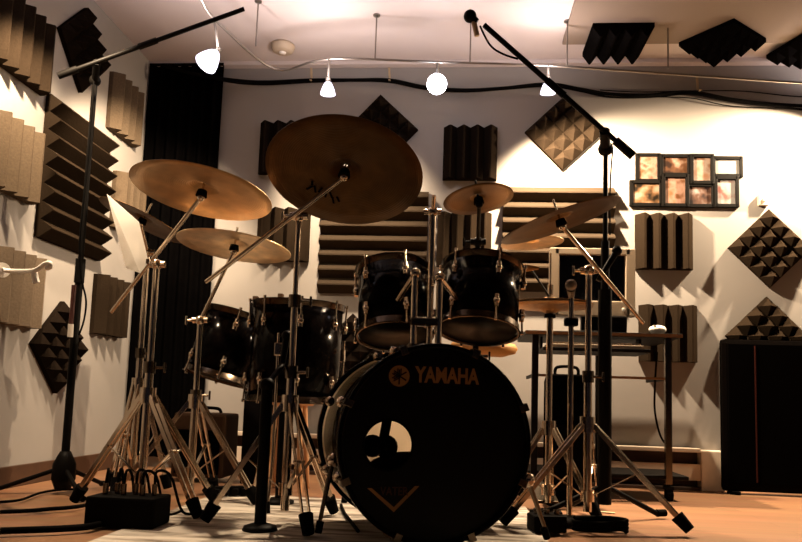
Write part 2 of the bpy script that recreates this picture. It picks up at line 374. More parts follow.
def collage():
    c = backP(685, 180)
    t = thing('collage_picture_frame', c, 'black collage frame holding eight photographs, on the back wall above the desk', 'picture frame')
    spec = [((635, 154, 660, 183), 0), ((659, 155, 690, 177), 1), ((689, 155, 713, 185), 2), ((711, 157, 742, 178), 3),
            ((629, 181, 662, 207), 4), ((661, 175, 688, 207.5), 5), ((685, 184, 714, 208), 6), ((713, 177, 738, 208), 7)]
    pal = [[(0.30, 0.10, 0.04), (0.85, 0.55, 0.42), (0.35, 0.16, 0.06)], [(0.05, 0.02, 0.01), (0.30, 0.13, 0.06), (0.9, 0.62, 0.48)],
           [(0.45, 0.2, 0.1), (0.9, 0.7, 0.58), (0.8, 0.42, 0.25)], [(0.8, 0.78, 0.74), (0.9, 0.88, 0.84), (0.85, 0.82, 0.8)],
           [(0.03, 0.02, 0.01), (0.5, 0.26, 0.12), (0.85, 0.6, 0.45)], [(0.35, 0.14, 0.05), (0.85, 0.5, 0.38), (0.5, 0.24, 0.1)],
           [(0.04, 0.02, 0.02), (0.3, 0.15, 0.1), (0.9, 0.75, 0.72)], [(0.85, 0.8, 0.78), (0.9, 0.86, 0.84), (0.6, 0.22, 0.18)]]
    for (x0, y0, x1, y1), i in spec:
        a, b = backP(x0, (y0 + y1) / 2), backP(x1, (y0 + y1) / 2); q, r = backP((x0 + x1) / 2, y0), backP((x0 + x1) / 2, y1)
        w, h = b.x - a.x, q.z - r.z; cx, cz = (a.x + b.x) / 2, (q.z + r.z) / 2; bw = 0.019
        dpt = 0.018 + 0.002 * (i % 3)
        mb = MB()
        for sx in (-1, 1): mb.box((cx + sx * (w - bw) / 2, WB - dpt / 2, cz), (bw, dpt, h), None, 0.002)
        for sz in (-1, 1): mb.box((cx, WB - dpt / 2, cz + sz * (h - bw) / 2), (w - bw, dpt, bw), None, 0.002)
        mb.box((cx, WB - 0.004, cz), (w - bw, 0.006, h - bw))
        fr = mb.build('frame_section', 'black', t)
        ph = MB().box((cx, WB - 0.0095, cz), (w - 2 * bw, 0.003, h - 2 * bw))
        ph.build('photograph', photo_mat('snapshot_print', pal[i], 16, i + 1), fr)
collage()

p = backP(762, 201)
t = thing('wall_switch_box', p, 'tiny beige box on the wall just above the right diamond foam tile', 'wall box')
MB().box(p - Vector((0, 0.012, 0)), (0.052, 0.024, 0.062), None, 0.004).build('cover', 'beige', t)
MB().box(p - Vector((0, 0.027, 0)), (0.012, 0.008, 0.02), None, 0.002).build('toggle', 'beige', t)

p = ceilP(283, 45)
t = thing('smoke_detector', p, 'round white smoke detector on the ceiling between two lamps', 'smoke detector')
MB().lathe([(0.0001, 0), (0.066, 0), (0.066, -0.014), (0.058, -0.034), (0.045, -0.042), (0.0001, -0.044)], p - Vector((0, 0, 0.001)), (0, 0, 1), 32).build('housing', 'beige', t)
MB().lathe([(0.0001, 0), (0.02, 0), (0.018, -0.006), (0.0001, -0.007)], p - Vector((0, 0, 0.044)), (0, 0, 1), 24).build('test_button', 'plastic_white', t)

# white bracket arm on the left wall
q0 = leftP(4, 268, 0.005)
t = thing('bracket_arm', q0, 'white bent metal bracket arm sticking out from the left wall', 'bracket')
mb = MB(); pts = [leftP(2, 270, 0.12), leftP(14, 271, 0.15), P(34, 270.5, 2.55), P(44, 264.5, 2.53), P(49.5, 263, 2.52), P(50.5, 266.5, 2.52), P(47, 268.5, 2.53)]
mb.tube(pts, 0.0085); mb.tube([leftP(2, 270, 0.08), leftP(2, 270, 0.12)], 0.009, smooth=0); mb.build('arm', 'plastic_white', t)
MB().cyl(leftP(2, 270, 0.074), leftP(2, 270, 0.084), 0.03).build('wall_plate', 'plastic_white', t)
MB().tube([P(34, 271, 2.55), P(35, 277, 2.55), P(36.5, 283, 2.55)], 0.012).build('clip', 'plastic_white', t)

# ------------------------------------------------------------------ track lighting
RZ = P(437, 61, 3.6).z
def lampthing(base, tiltdir, label, spot_target, energy, size=0.85, blend=0.6, angle=120, spread=4.2, col=(1.0, 0.755, 0.49), rz=None, glow=1):
    """pendant: stem from rail, socket, flared glass shade, bulb; real spot inside"""
    rz = RZ if rz is None else rz
    top = Vector((base.x, base.y, rz)); t = thing('track_lamp', top, label, 'lamp', 'lamps on the ceiling track')
    d = Vector(tiltdir).normalized(); j = base - d * 0.045 * size
    MB().cyl(top, j, 0.006).build('stem', 'steel', t)
    MB().lathe([(0.0001, -0.012), (0.011, -0.012), (0.014, 0.0), (0.014, 0.022), (0.0001, 0.024)], j, d, 20).build('socket', 'steel', t)
    sh = [(0.014, 0.015), (0.022, 0.025), (0.032, 0.045), (0.041, 0.07), (0.045, 0.09), (0.042, 0.09), (0.038, 0.07), (0.029, 0.046), (0.02, 0.028), (0.014, 0.018)]
    o = MB().lathe([(r * size, h * size) for r, h in sh], j, d, 28, True).build('glass_shade', 'shade', t)
    MB().sph(j + d * 0.066 * size, 0.027 * size * glow).build('bulb', 'bulb', t)
    tip = j + d * (0.068 * size + 0.03 * size * glow + 0.02)
    L = bpy.data.lights.new('track_lamp_spot', 'SPOT'); L.energy = energy; L.color = col; L.spot_size = R(angle); L.spot_blend = blend; L.shadow_soft_size = 0.025
    lo = bpy.data.objects.new('track_lamp_spot', L); C.objects.link(lo); lo.location = tip
    lo.rotation_euler = (Vector(spot_target) - tip).to_track_quat('-Z', 'Y').to_euler()
    if spread:                                          # light leaking upwards through the glass
        L2 = bpy.data.lights.new('track_lamp_uplight', 'SPOT'); L2.energy = spread; L2.color = (1.0, 0.84, 0.80); L2.shadow_soft_size = 0.03; L2.spot_size = R(165); L2.spot_blend = 0.5
        l2 = bpy.data.objects.new('track_lamp_uplight', L2); C.objects.link(l2); l2.location = j + Vector((0, -0.03, 0.0))
        l2.rotation_euler = Vector((0, -0.05, 1)).to_track_quat('-Z', 'Y').to_euler()
    return t

RZ0 = P(437, 61, 3.6).z
la = P(212, 57, 3.25); lb = P(328, 87, 3.6); lc = P(437, 83, 3.6); ld = P(548, 86, 3.6)
le = P(846, 96, 3.72); lf = Vector((WL + 0.36, 2.42, RZ0 - 0.10))
lampthing(la, (-0.35, -0.35, -0.75), 'glowing track lamp nearest the black curtain, leftmost in the picture', leftP(112, 255), 75, 1.15, angle=92, spread=5.5)
lampthing(lb, (0, 0.1, -1), 'glowing track lamp directly above the huge cymbal', backP(350, 200), 62, 0.85, angle=84, spread=4.2)
lampthing(lc, (0, -0.7, -0.6), 'glaring track lamp above the bass drum, turned towards the camera', Vector((-0.40, 2.3, 0.0)), 70, 0.9, angle=95, spread=4.2, glow=2.1)
lampthing(ld, (0, 0.15, -1), 'glowing track lamp crossed by the right microphone boom', backP(625, 290), 165, 0.85, angle=135, spread=4.2)
lampthing(le, (-0.1, 0.2, -1), 'track lamp over the speaker cabinet just outside the right edge', backP(735, 230), 165, 0.85, angle=130, spread=4.2)
lampthing(lf, (-0.3, 0.1, -1), 'track lamp above the left wall just outside the top of the picture', floorP(48, 480), 62, 0.85, angle=118, spread=4.2)

t = thing('lighting_track', Vector((lb.x, lb.y, RZ)), 'thin silver lighting rail bent along the ceiling near the back wall', 'lighting track')
rail = [Vector((lf.x, lf.y - 0.3, RZ)), Vector((lf.x, lf.y, RZ)), Vector((la.x - 0.03, la.y - 0.25, RZ)), Vector((la.x, la.y, RZ)), Vector(((la.x + lb.x) / 2 - 0.08, 3.52, RZ)), Vector((lb.x, lb.y, RZ)), Vector((lc.x, lc.y, RZ)), Vector((ld.x, ld.y, RZ)), Vector(((ld.x + le.x) / 2, (ld.y + le.y) / 2, RZ)), Vector((le.x, le.y, RZ))]
MB().tube(rail, 0.006).build('rail', 'steel', t)
for px in (255, 375, 470, 567, 668):
    q = P(px, 60, 3.6 if px > 300 else 3.5); q.z = RZ
    MB().cyl(q, (q.x, q.y, CZ), 0.004).cyl((q.x, q.y, CZ - 0.006), (q.x, q.y, CZ), 0.018).build('standoff', 'steel', t)

# black cable bundle along the back wall top
def wire(pts): return [backP(x, y, (0.085 if x < 228 else 0.02) + 0.012 * (i % 2)) for i, (x, y) in enumerate(pts)]
t = thing('cable_bundle', backP(440, 88), 'bundle of black cables strung along the top of the back wall', 'cable')
MB().tube(wire([(165, 66), (190, 73), (225, 79), (262, 82), (311, 80), (352, 80), (389, 80), (425, 87), (465, 90), (505, 88), (548, 84), (580, 89), (610, 94), (650, 95), (690, 92), (730, 99), (770, 104), (830, 107)]), 0.010).build('cable', 'rubber', t)
MB().tube(wire([(180, 70), (225, 81), (262, 84.5), (311, 82), (352, 81), (389, 82), (425, 89), (465, 91.5), (505, 89), (548, 86), (580, 91), (610, 97), (650, 97), (690, 94), (730, 101), (770, 106), (830, 112)]), 0.006).build('cable', 'rubber', t)
MB().tube(wire([(600, 90), (640, 92), (690, 91), (740, 91), (790, 96), (830, 98)]), 0.003).build('cable', 'rubber', t)
MB().tube(wire([(640, 97), (690, 98), (730, 106), (790, 109), (830, 114)]), 0.003).build('cable', 'rubber', t)
for px, py in ((311, 67), (389, 67), (697, 77)):
    a, b = backP(px, py, 0.004), backP(px + 1, py + 16, 0.006)
    MB().bar(a, b, 0.012, 0.006, up=(0, -1, 0)).bar(b, b + Vector((0, -0.045, 0.0)), 0.012, 0.004).build('strap', 'strap', t)

# ------------------------------------------------------------------ baseboard heater
hx0, hx1 = backP(236, 450).x, backP(696, 465).x
t = thing('baseboard_heater', ((hx0 + hx1) / 2, WB - 0.035, 0), 'long cream electric baseboard heater along the back wall', 'heater')
hz = 0.20
MB().box(((hx0 + hx1) / 2, WB - 0.012, 0.02 + hz / 2), (hx1 - hx0, 0.022, hz), None, 0.003).build('back_plate', 'slot', t)
MB().box(((hx0 + hx1) / 2, WB - 0.040, 0.02 + hz - 0.012), (hx1 - hx0, 0.078, 0.022), None, 0.004).build('top_cover', 'heater', t)
MB().box(((hx0 + hx1) / 2, WB - 0.068, 0.095), (hx1 - hx0, 0.012, 0.085), None, 0.003).build('front_panel', 'heater', t)
MB().box(((hx0 + hx1) / 2, WB - 0.045, 0.010), (hx1 - hx0, 0.06, 0.018), None, 0.003).build('bottom_rail', 'slot', t)
MB().box((hx1 + 0.06, WB - 0.042, 0.105), (0.12, 0.082, 0.21), None, 0.006).build('end_box', 'heater', t)
MB().box((hx0 - 0.03, WB - 0.042, 0.105), (0.06, 0.082, 0.21), None, 0.006).build('end_cap', 'heater', t)

# ------------------------------------------------------------------ speaker cabinet
def cabinet():
    a = floorP(723, 494); x0 = a.x; y0 = a.y; w, d = 0.64, min(0.33, WB - 0.12 - a.y); h = P(725, 337, (a - CAMP).dot(CV)).z
    t = thing('speaker_cabinet', (x0 + w / 2, y0 + d / 2, 0), 'big black carpeted speaker cabinet standing on the floor against the back wall at right', 'speaker')
    MB().box((x0 + w / 2, y0 + d / 2, 0.015 + (h - 0.015) / 2), (w, d, h - 0.015), None, 0.025).build('body', 'cab', t)
    g = MB().box((x0 + w / 2, y0 - 0.004, 0.015 + h / 2), (w - 0.06, 0.012, h - 0.08), None, 0.004).build('grille', 'grille', t)
    xs = floorP(752, 494).x
    MB().box((xs, y0 - 0.012, h / 2 + 0.015), (0.006, 0.006, h - 0.1)).build('piping', 'red', g)
    for sx in (-1, 1):
        for sy in (-1, 1): MB().cyl((x0 + w / 2 + sx * (w / 2 - 0.06), y0 + d / 2 + sy * (d / 2 - 0.05), 0), (x0 + w / 2 + sx * (w / 2 - 0.06), y0 + d / 2 + sy * (d / 2 - 0.05), 0.016), 0.022).build('foot', 'rubber', t)
cabinet()

# ------------------------------------------------------------------ desk with monitor and keyboard
def desk():
    cst = floorP(676, 502); d0 = (cst - CAMP).dot(CV)
    top = P(680, 332, d0).z; xr = P(687, 332, d0).x; xl = P(528, 332, d0).x; yf = cst.y - 0.01; yb = yf + 0.46
    t = thing('computer_desk', ((xl + xr) / 2, (yf + yb) / 2, 0), 'black wheeled computer desk with a low shelf in front of the back wall', 'desk')
    MB().box(((xl + xr) / 2, (yf + yb) / 2, top - 0.011), (xr - xl, yb - yf, 0.02), None, 0.004).build('desktop', 'desk', t)
    MB().box(((xl + xr) / 2, yf - 0.003, top - 0.012), (xr - xl, 0.006, 0.014)).build('edging', 'deskedge', t)
    xk0, xk1 = P(545, 348, d0).x, P(653, 348, d0).x; kz = P(630, 349, d0 - 0.05).z
    MB().box(((xk0 + xk1) / 2, yf + 0.10, kz), (xk1 - xk0, 0.28, 0.016), None, 0.003).build('keyboard_tray', 'desk', t)
    for x in (xk0 + 0.01, xk1 - 0.01): MB().box((x, yf + 0.15, (kz + top) / 2 - 0.01), (0.012, 0.06, top - kz - 0.02)).build('tray_bracket', 'desk', t)
    zr = P(640, 379, d0 + 0.2).z
    xleg = P(672, 420, d0).x; xlegl = xl + 0.05
    MB().bar((xlegl, yf + 0.03, zr), (xleg, yf + 0.03, zr), 0.010, 0.012).build('cross_rail', 'deskedge', t)
    for x in (xlegl, xleg):
        for y in (yf + 0.03,):
            MB().box((x, y, (top - 0.02 + 0.075) / 2), (0.03, 0.03, top - 0.02 - 0.075), None, 0.004).build('leg', 'dullchrome' if x == xleg else 'desk', t)
            c = MB().cyl((x - 0.012, y, 0.028), (x + 0.016, y, 0.028), 0.028, n=20).build('caster', 'rubber', t)
            MB().cyl((x, y, 0.03), (x, y, 0.08), 0.009).box((x, y, 0.06), (0.042, 0.04, 0.018), None, 0.004).build('caster_fork', 'black', c)
        MB().bar((x, yf + 0.03, zr), (x, yb - 0.06, zr), 0.014, 0.016).build('side_rail', 'desk', t)
    sx1 = P(691, 484, d0).x
    MB().box(((xlegl + sx1) / 2 - 0.02, (yf + yb) / 2 - 0.02, 0.105), (sx1 - xlegl + 0.04, 0.36, 0.018), None, 0.006).build('lower_shelf', 'desk', t)
    xr_ = P(604, 420, d0 + 0.36).x; MB().box((xr_, yb - 0.05, (top - 0.02) / 2), (0.05, 0.03, top - 0.02), None, 0.004).build('rear_post', 'desk', t)
    # keyboard on the tray
    k = thing('computer_keyboard', ((xk0 + xk1) / 2, yf + 0.06, kz + 0.009), 'cream keyboard on the pull-out tray of the desk', 'keyboard')
    MB().box(((xk0 + xk1) / 2, yf + 0.06, kz + 0.018), (xk1 - xk0 - 0.05, 0.15, 0.018), None, 0.004).build('case', 'beige', k)
    mb = MB(); n = 22; w = (xk1 - xk0 - 0.07) / n
    for i in range(n):
        for j in range(5): mb.box((xk0 + 0.035 + (i + 0.5) * w, yf + 0.01 + j * 0.025, kz + 0.0315), (w * 0.86, 0.021, 0.009), None, 0.002)
    mb.build('keys', 'keys', k)
    # monitor
    z0 = top; yc = yf + 0.20; dm = d0 + 0.16
    a, b = P(558, 308, dm), P(641, 242, dm)
    pa, pb = P(641, 311, dm), P(600, 242, dm)
    cx = (P(554, 275, dm).x + P(642, 275, dm).x) / 2; w = P(642, 275, dm).x - P(554, 275, dm).x
    zt, zb = P(600, 241, dm).z, P(600, 313, dm).z; h = zt - zb; cz = (zt + zb) / 2
    m = thing('computer_monitor', (cx, yc, z0), 'beige computer monitor with black screen standing on the desk', 'monitor')
    bz = 0.048; mb = MB()
    for sx in (-1, 1): mb.box((cx + sx * (w - bz) / 2, yc, cz), (bz, 0.05, h), None, 0.005)
    mb.box((cx, yc, zt - bz * 0.35), (w - bz, 0.05, bz * 0.7), None, 0.004); mb.box((cx, yc, zb + bz * 0.8), (w - bz, 0.05, bz * 1.6), None, 0.005)
    bzl = mb.build('bezel', 'beige', m)
    MB().box((cx + w * 0.36, yc - 0.026, zb + bz * 0.7), (0.014, 0.006, 0.014), None, 0.002).build('power_button', 'plastic_white', bzl)
    MB().box((cx, yc + 0.005, cz + 0.01), (w - bz * 1.6, 0.02, h - bz * 1.6)).build('screen', 'screen', m)
    MB().box((cx, yc + 0.045, cz), (w * 0.86, 0.05, h * 0.86), None, 0.02).build('back_housing', 'beige', m)
    MB().box((cx, yc + 0.04, (zb + z0) / 2 + 0.02), (0.09, 0.04, zb - z0 + 0.03), None, 0.006).build('neck', 'desk', m)
    MB().box((cx, yc + 0.02, z0 + 0.009), (0.24, 0.18, 0.018), None, 0.006).build('foot', 'desk', m)
    # mouse
    mp = P(662, 327, d0 + 0.08); q = Vector((mp.x, yf + 0.08, top))
    ms = thing('computer_mouse', q, 'white computer mouse at the right end of the desk', 'mouse')
    MB().sph(q + Vector((0, 0, 0.024)), 0.036, (1.15, 0.9, 0.62)).build('shell', 'plastic_white', ms)
    MB().cyl(q + Vector((-0.018, -0.02, 0.032)), q + Vector((-0.018, -0.02, 0.044)), 0.006).build('wheel', 'beige', ms)
    # dark box next to the monitor
    bx = P(623, 322, d0 + 0.05); bz_ = P(623, 314, d0 + 0.05).z - top
    b_ = thing('desk_loudspeaker', (bx.x, yf + 0.08, top), 'small dark box speaker on the desk below the monitor corner', 'speaker')
    MB().box((bx.x, yf + 0.08, top + bz_ / 2), (0.075, 0.09, bz_), None, 0.006).build('body', 'desk', b_)
    MB().lathe([(0.0001, 0.006), (0.012, 0.004), (0.026, 0.0), (0.028, 0.004)], (bx.x, yf + 0.036, top + bz_ / 2), (0, -1, 0), 20).build('cone', 'rubber', b_)
    # hanging cable
    c = thing('hanging_cable', (xleg - 0.1, yf + 0.2, top - 0.03), 'thin black cable looping down under the right end of the desk', 'cable')
    MB().tube([P(657, 352, d0 + 0.1), P(655, 385, d0 + 0.1), P(655, 412, d0 + 0.1), P(661, 437, d0 + 0.12), P(671, 449, d0 + 0.2)], 0.005).build('cord', 'rubber', c)
desk()

# ------------------------------------------------------------------ drums
def drum(name, label, c, axis, r, depth, nlug, shellm='lacquer', headm='head', hoopm='hoop', lugd=0.05, group='drums of the kit', frontm='head_black', bottom=True, base=None):
    """c = centre of shell, axis = from bottom to top head"""
    ax = Vector(axis).normalized(); c = Vector(c); x, y, d = frame(ax)
    t = thing(name, base if base is not None else c - ax * depth / 2, label, 'drum', group)
    e0, e1 = c - d * depth / 2, c + d * depth / 2
    MB().lathe([(r, 0), (r, depth), (r - 0.008, depth), (r - 0.008, 0)], e0, d, 48, True).build('shell', shellm, t)
    MB().lathe([(0.0001, 0.001), (r - 0.001, 0.001), (r - 0.001, -0.001), (0.0001, -0.001)], e1 + d * 0.004, d, 48).build('batter_head', headm, t)
    MB().lathe([(0.0001, 0.001), (r - 0.001, 0.001), (r - 0.001, -0.001), (0.0001, -0.001)], e0 - d * 0.004, d, 48).build('resonant_head', frontm or headm, t)
    for e, s in ((e0, -1), (e1, 1)):
        MB().lathe([(r + 0.003, -0.010), (r + 0.006, -0.010), (r + 0.006, 0.012), (r + 0.012, 0.014), (r + 0.002, 0.016)], e, d * s, 48, True).build('hoop', hoopm, t)
    for k in range(nlug):
        a = 2 * PI * (k + 0.35) / nlug; o = x * math.cos(a) + y * math.sin(a)
        for e, s in ((e0, 1), (e1, -1)):
            q = e + o * (r + 0.012) + d * s * lugd
            l = MB().cyl(q - d * 0.022, q + d * 0.022, 0.009, n=10).sph(q, 0.013).build('lug', 'chrome', t)
            MB().cyl(q, e + o * (r + 0.016) - d * s * 0.016, 0.0035, n=8).cyl(e + o * (r + 0.016) - d * s * 0.022, e + o * (r + 0.016) - d * s * 0.010, 0.006, n=6).build('tension_rod', 'chrome', l)
    return t

def text_mesh(body, size, offset=0.0, sx=1.0, extr=0.0006):
    cu = bpy.data.curves.new('lettering', 'FONT'); cu.body = body; cu.size = size; cu.extrude = extr; cu.offset = offset
    cu.align_x = 'CENTER'; cu.align_y = 'CENTER'
    o = bpy.data.objects.new('lettering', cu); C.objects.link(o); bpy.context.view_layer.update()
    me = bpy.data.meshes.new_from_object(o.evaluated_get(bpy.context.evaluated_depsgraph_get())); bpy.data.objects.remove(o); bpy.data.curves.remove(cu)
    for v in me.vertices: v.co.x *= sx
    return me

BD = 2.06
fc = P(436, 447, BD)                                   # front head centre
rc = P(398, 442, BD + 0.46)
bdax = Vector((fc.x - rc.x, fc.y - rc.y, 0)).normalized()   # towards the audience
BR = 0.283
fc.z = BR + 0.0155
bd = thing('bass_drum', (fc.x - bdax.x * 0.22, fc.y - bdax.y * 0.22, 0), 'big black bass drum with printed front head at the centre of the kit', 'drum', 'drums of the kit')
def bass():
    d = bdax; up = Vector((0, 0, 1)); rt = up.cross(d).normalized()     # rt = to the right seen from the front
    depth = 0.45; e0 = fc - d * depth
    MB().lathe([(BR - 0.012, 0.02), (BR - 0.012, depth - 0.02), (BR - 0.022, depth - 0.02), (BR - 0.022, 0.02)], e0, d, 64, True).build('shell', 'lacquer', bd)
    W = Matrix((rt, up, d)).transposed().to_4x4(); W.translation = fc
    # front head with an off-centre port
    pc = W.inverted() @ (lambda r: CAMP + r * ((fc - CAMP).dot(d) / r.dot(d)))(ray(388, 445))
    pr = 0.072; n = 72; vs = []; RO = BR - 0.006
    for i in range(n):
        a = 2 * PI * i / n; c_, s_ = math.cos(a), math.sin(a)
        b = pc.x * c_ + pc.y * s_; k = -b + math.sqrt(b * b - (pc.x ** 2 + pc.y ** 2) + RO * RO)
        for z in (0.0, 0.002):
            vs.append(W @ Vector((pc.x + c_ * pr, pc.y + s_ * pr, z))); vs.append(W @ Vector((pc.x + c_ * k, pc.y + s_ * k, z)))
    fs = []
    for i in range(n):
        j = (i + 1) % n
        fs += [[4 * i + 2, 4 * i + 3, 4 * j + 3, 4 * j + 2], [4 * i, 4 * j, 4 * j + 1, 4 * i + 1], [4 * i, 4 * i + 2, 4 * j + 2, 4 * j], [4 * i + 1, 4 * j + 1, 4 * j + 3, 4 * i + 3]]
    head = MB().add(vs, fs).build('front_head', 'head_black', bd)
    MB().ring(W @ Vector((pc.x, pc.y, 0.002)), d, pr, 0.0035, 48).build('port_ring', 'lacquer', head)
    # lettering on the head
    def put(me, name, m, px, py, wpx):
        q = W.inverted() @ (lambda r: CAMP + r * ((fc - CAMP).dot(d) / r.dot(d)))(ray(px, py))
        xs = [v.co.x for v in me.vertices]; sc = (wpx / F * BD) / (max(xs) - min(xs)); mx = (max(xs) + min(xs)) / 2
        ys = [v.co.y for v in me.vertices]; my = (max(ys) + min(ys)) / 2
        o = bpy.data.objects.new(name, me); me.materials.clear(); me.materials.append(M[m]); C.objects.link(o); o.parent = head
        me.transform(Matrix.Translation(Vector((-mx, -my, 0)))); me.transform(Matrix.Diagonal((sc, sc, 1, 1)))
        me.transform(W @ Matrix.Translation(Vector((q.x, q.y, 0.0035)))); me.transform(Matrix.Translation(-WOFF[head.name])); WOFF[o.name] = WOFF[head.name]
        return o
    put(text_mesh('YAMAHA', 0.1, 0.0032, 0.74), 'lettering', 'logo', 447, 375.5, 68)
    put(text_mesh('VATER', 0.1, 0.0005, 0.8), 'lettering', 'logo_dim', 394, 491, 28)
    # emblem: disc with three crossed forks
    q = W.inverted() @ (lambda r: CAMP + r * ((fc - CAMP).dot(d) / r.dot(d)))(ray(399, 376))
    er = 0.0305; mb = MB(); We = W @ Matrix.Translation(Vector((q.x, q.y, 0)))
    mb.prism([(er * math.cos(2 * PI * i / 40), er * math.sin(2 * PI * i / 40)) for i in range(40)], 0.0022, 0.0036, We); em = mb.build('emblem', 'logo', head)
    mb = MB()
    for k in range(3):
        Wk = We @ Matrix.Rotation(R(90 + 60 * k), 4, 'Z')
        mb.prism([(-er * 0.8, -0.0022), (er * 0.62, -0.0022), (er * 0.62, 0.0022), (-er * 0.8, 0.0022)], 0.0034 + 0.0001 * k, 0.0044 + 0.0001 * k, Wk)
        for s in (-1, 1): mb.prism([(er * 0.15, s * 0.0048 - 0.0017), (er * 0.72, s * 0.0048 - 0.0017), (er * 0.72, s * 0.0048 + 0.0017), (er * 0.15, s * 0.0048 + 0.0017)], 0.0034 + 0.0001 * k, 0.0044 + 0.0001 * k, Wk)
    mb.build('tuning_fork_emblem', 'head_black', em)
    # chevron
    def hp(px, py):
        v = W.inverted() @ (lambda r: CAMP + r * ((fc - CAMP).dot(d) / r.dot(d)))(ray(px, py)); return (v.x, v.y)
    l, b_, r_ = hp(367, 488), hp(393.5, 512), hp(419, 486); th = 0.013
    li, bi, ri = (l[0] + th, l[1]), (b_[0], b_[1] + th * 1.05), (r_[0] - th, r_[1] + 0.0)
    mb = MB(); mb.prism([l, b_, bi, li], 0.0022, 0.0034, W); mb.prism([b_, r_, ri, bi], 0.0022, 0.0034, W); mb.build('chevron', 'logo_v', head)
    MB().lathe([(0.0001, 0), (BR - 0.006, 0), (BR - 0.006, 0.002), (0.0001, 0.002)], e0, d, 64).build('batter_head', 'head', bd)
    for e, s, nm in ((fc, 1, 'front_hoop'), (e0, -1, 'rear_hoop')):
        MB().lathe([(BR - 0.006, -0.020), (BR + 0.006, -0.020), (BR + 0.008, -0.015), (BR + 0.008, 0.012), (BR + 0.005, 0.017), (BR - 0.006, 0.017)], e, d * s, 72, True).build(nm, 'lacquer', bd)
    for k in range(8):
        a = 2 * PI * (k + 0.5) / 8; o = rt * math.cos(a) + up * math.sin(a)
        for e, s in ((fc, -1), (e0, 1)):
            q = e + o * (BR + 0.006) + d * s * 0.10
            lg = MB().cyl(q - d * 0.04, q + d * 0.04, 0.011, n=12).sph(q, 0.017).build('lug', 'chrome', bd)
            MB().cyl(q, e + o * (BR + 0.016) + d * s * 0.01, 0.0045, n=8).build('tension_rod', 'chrome', lg)
            tg = d.cross(o)
            MB().box(e + o * (BR + 0.0125) + d * (-s) * 0.002, (0.024, 0.010, 0.040), Matrix((tg, o, d)).transposed(), 0.003).box(e + o * (BR + 0.001) + d * (-s) * 0.019, (0.022, 0.024, 0.006), Matrix((tg, o, d)).transposed(), 0.002).build('claw', 'dullchrome', bd)
    # spurs
    for s, top, ft in ((-1, P(333, 460, BD + 0.10), P(318, 528, BD - 0.02)), (1, P(528, 480, BD + 0.06), P(546, 533, BD - 0.02))):
        ft = floorP(318, 533, 0.017) if s < 0 else floorP(547, 538, 0.017)
        sp = MB().cyl(top, ft + Vector((0, 0, 0.012)), 0.008, 0.006).build('spur', 'dullchrome', bd)
        MB().cyl(ft, ft + (top - ft).normalized() * 0.035, 0.011, 0.012).build('rubber_tip', 'rubber', sp)
        MB().sph(top, 0.022).build('spur_bracket', 'chrome', bd)
    # tom posts and cymbal post
    zt = 2 * BR - 0.01
    def post(px, py0, d0, name, r=0.011):
        b = P(px, 345, d0); tp = P(px, py0, d0); z1 = tp.z; b.z = zt - 0.03
        o = MB().cyl(b, (b.x, b.y, z1), r).build(name, 'chrome', bd); MB().cyl((b.x, b.y, zt + 0.0), (b.x, b.y, zt + 0.045), 0.02).build('post_clamp', 'dullchrome', o)
        return Vector((b.x, b.y, z1))
    a1 = post(413, 272, BD + 0.22, 'tom_post'); a2 = post(438, 276, BD + 0.22, 'tom_post'); a3 = post(429, 208, BD + 0.27, 'cymbal_post', 0.0105)
    MB().sph(a1, 0.018).cyl(a1, P(398, 300, BD + 0.33), 0.009).build('tom_arm', 'chrome', bd)
    MB().sph(a2, 0.018).cyl(a2, P(458, 300, BD + 0.35), 0.009).build('tom_arm', 'chrome', bd)
    cl = P(424, 322, BD + 0.235)
    MB().box(cl, (0.085, 0.045, 0.028), None, 0.006).build('multi_clamp', 'dullchrome', bd)
    MB().sph(a3, 0.019).cyl(a3 - CX * 0.03, a3 + CX * 0.028, 0.009).cyl(a3, P(434, 196, BD + 0.27), 0.007).build('tilter', 'chrome', bd)
    return W, pc
Wbd, port = bass()
# cushion and microphone inside the bass drum
q = fc - bdax * 0.28; q.z = 0.02
cu = thing('drum_cushion', (q.x, q.y, 0.03), 'dark cushion lying inside the bass drum behind the port', 'cushion')
MB().sph((q.x, q.y, 0.15), 0.11, (1.6, 0.9, 0.95), 24).build('pad', 'cushion', cu)
mpos = Wbd @ Vector((port.x + 0.005, port.y - 0.012, -0.10))
km = thing('kick_microphone', (mpos.x, mpos.y, mpos.z - 0.06), 'dark round microphone seen inside the bass drum port', 'microphone')
MB().sph(mpos + Wbd.to_3x3() @ Vector((-0.030, 0.002, 0)), 0.034).build('capsule', 'black', km)
MB().sph(mpos + Wbd.to_3x3() @ Vector((0.014, 0.000, -0.01)), 0.036).build('grille', 'lacquer', km)
MB().cyl(mpos, mpos + Wbd.to_3x3() @ Vector((0.03, 0.11, -0.06)), 0.015).build('holder', 'black', km)

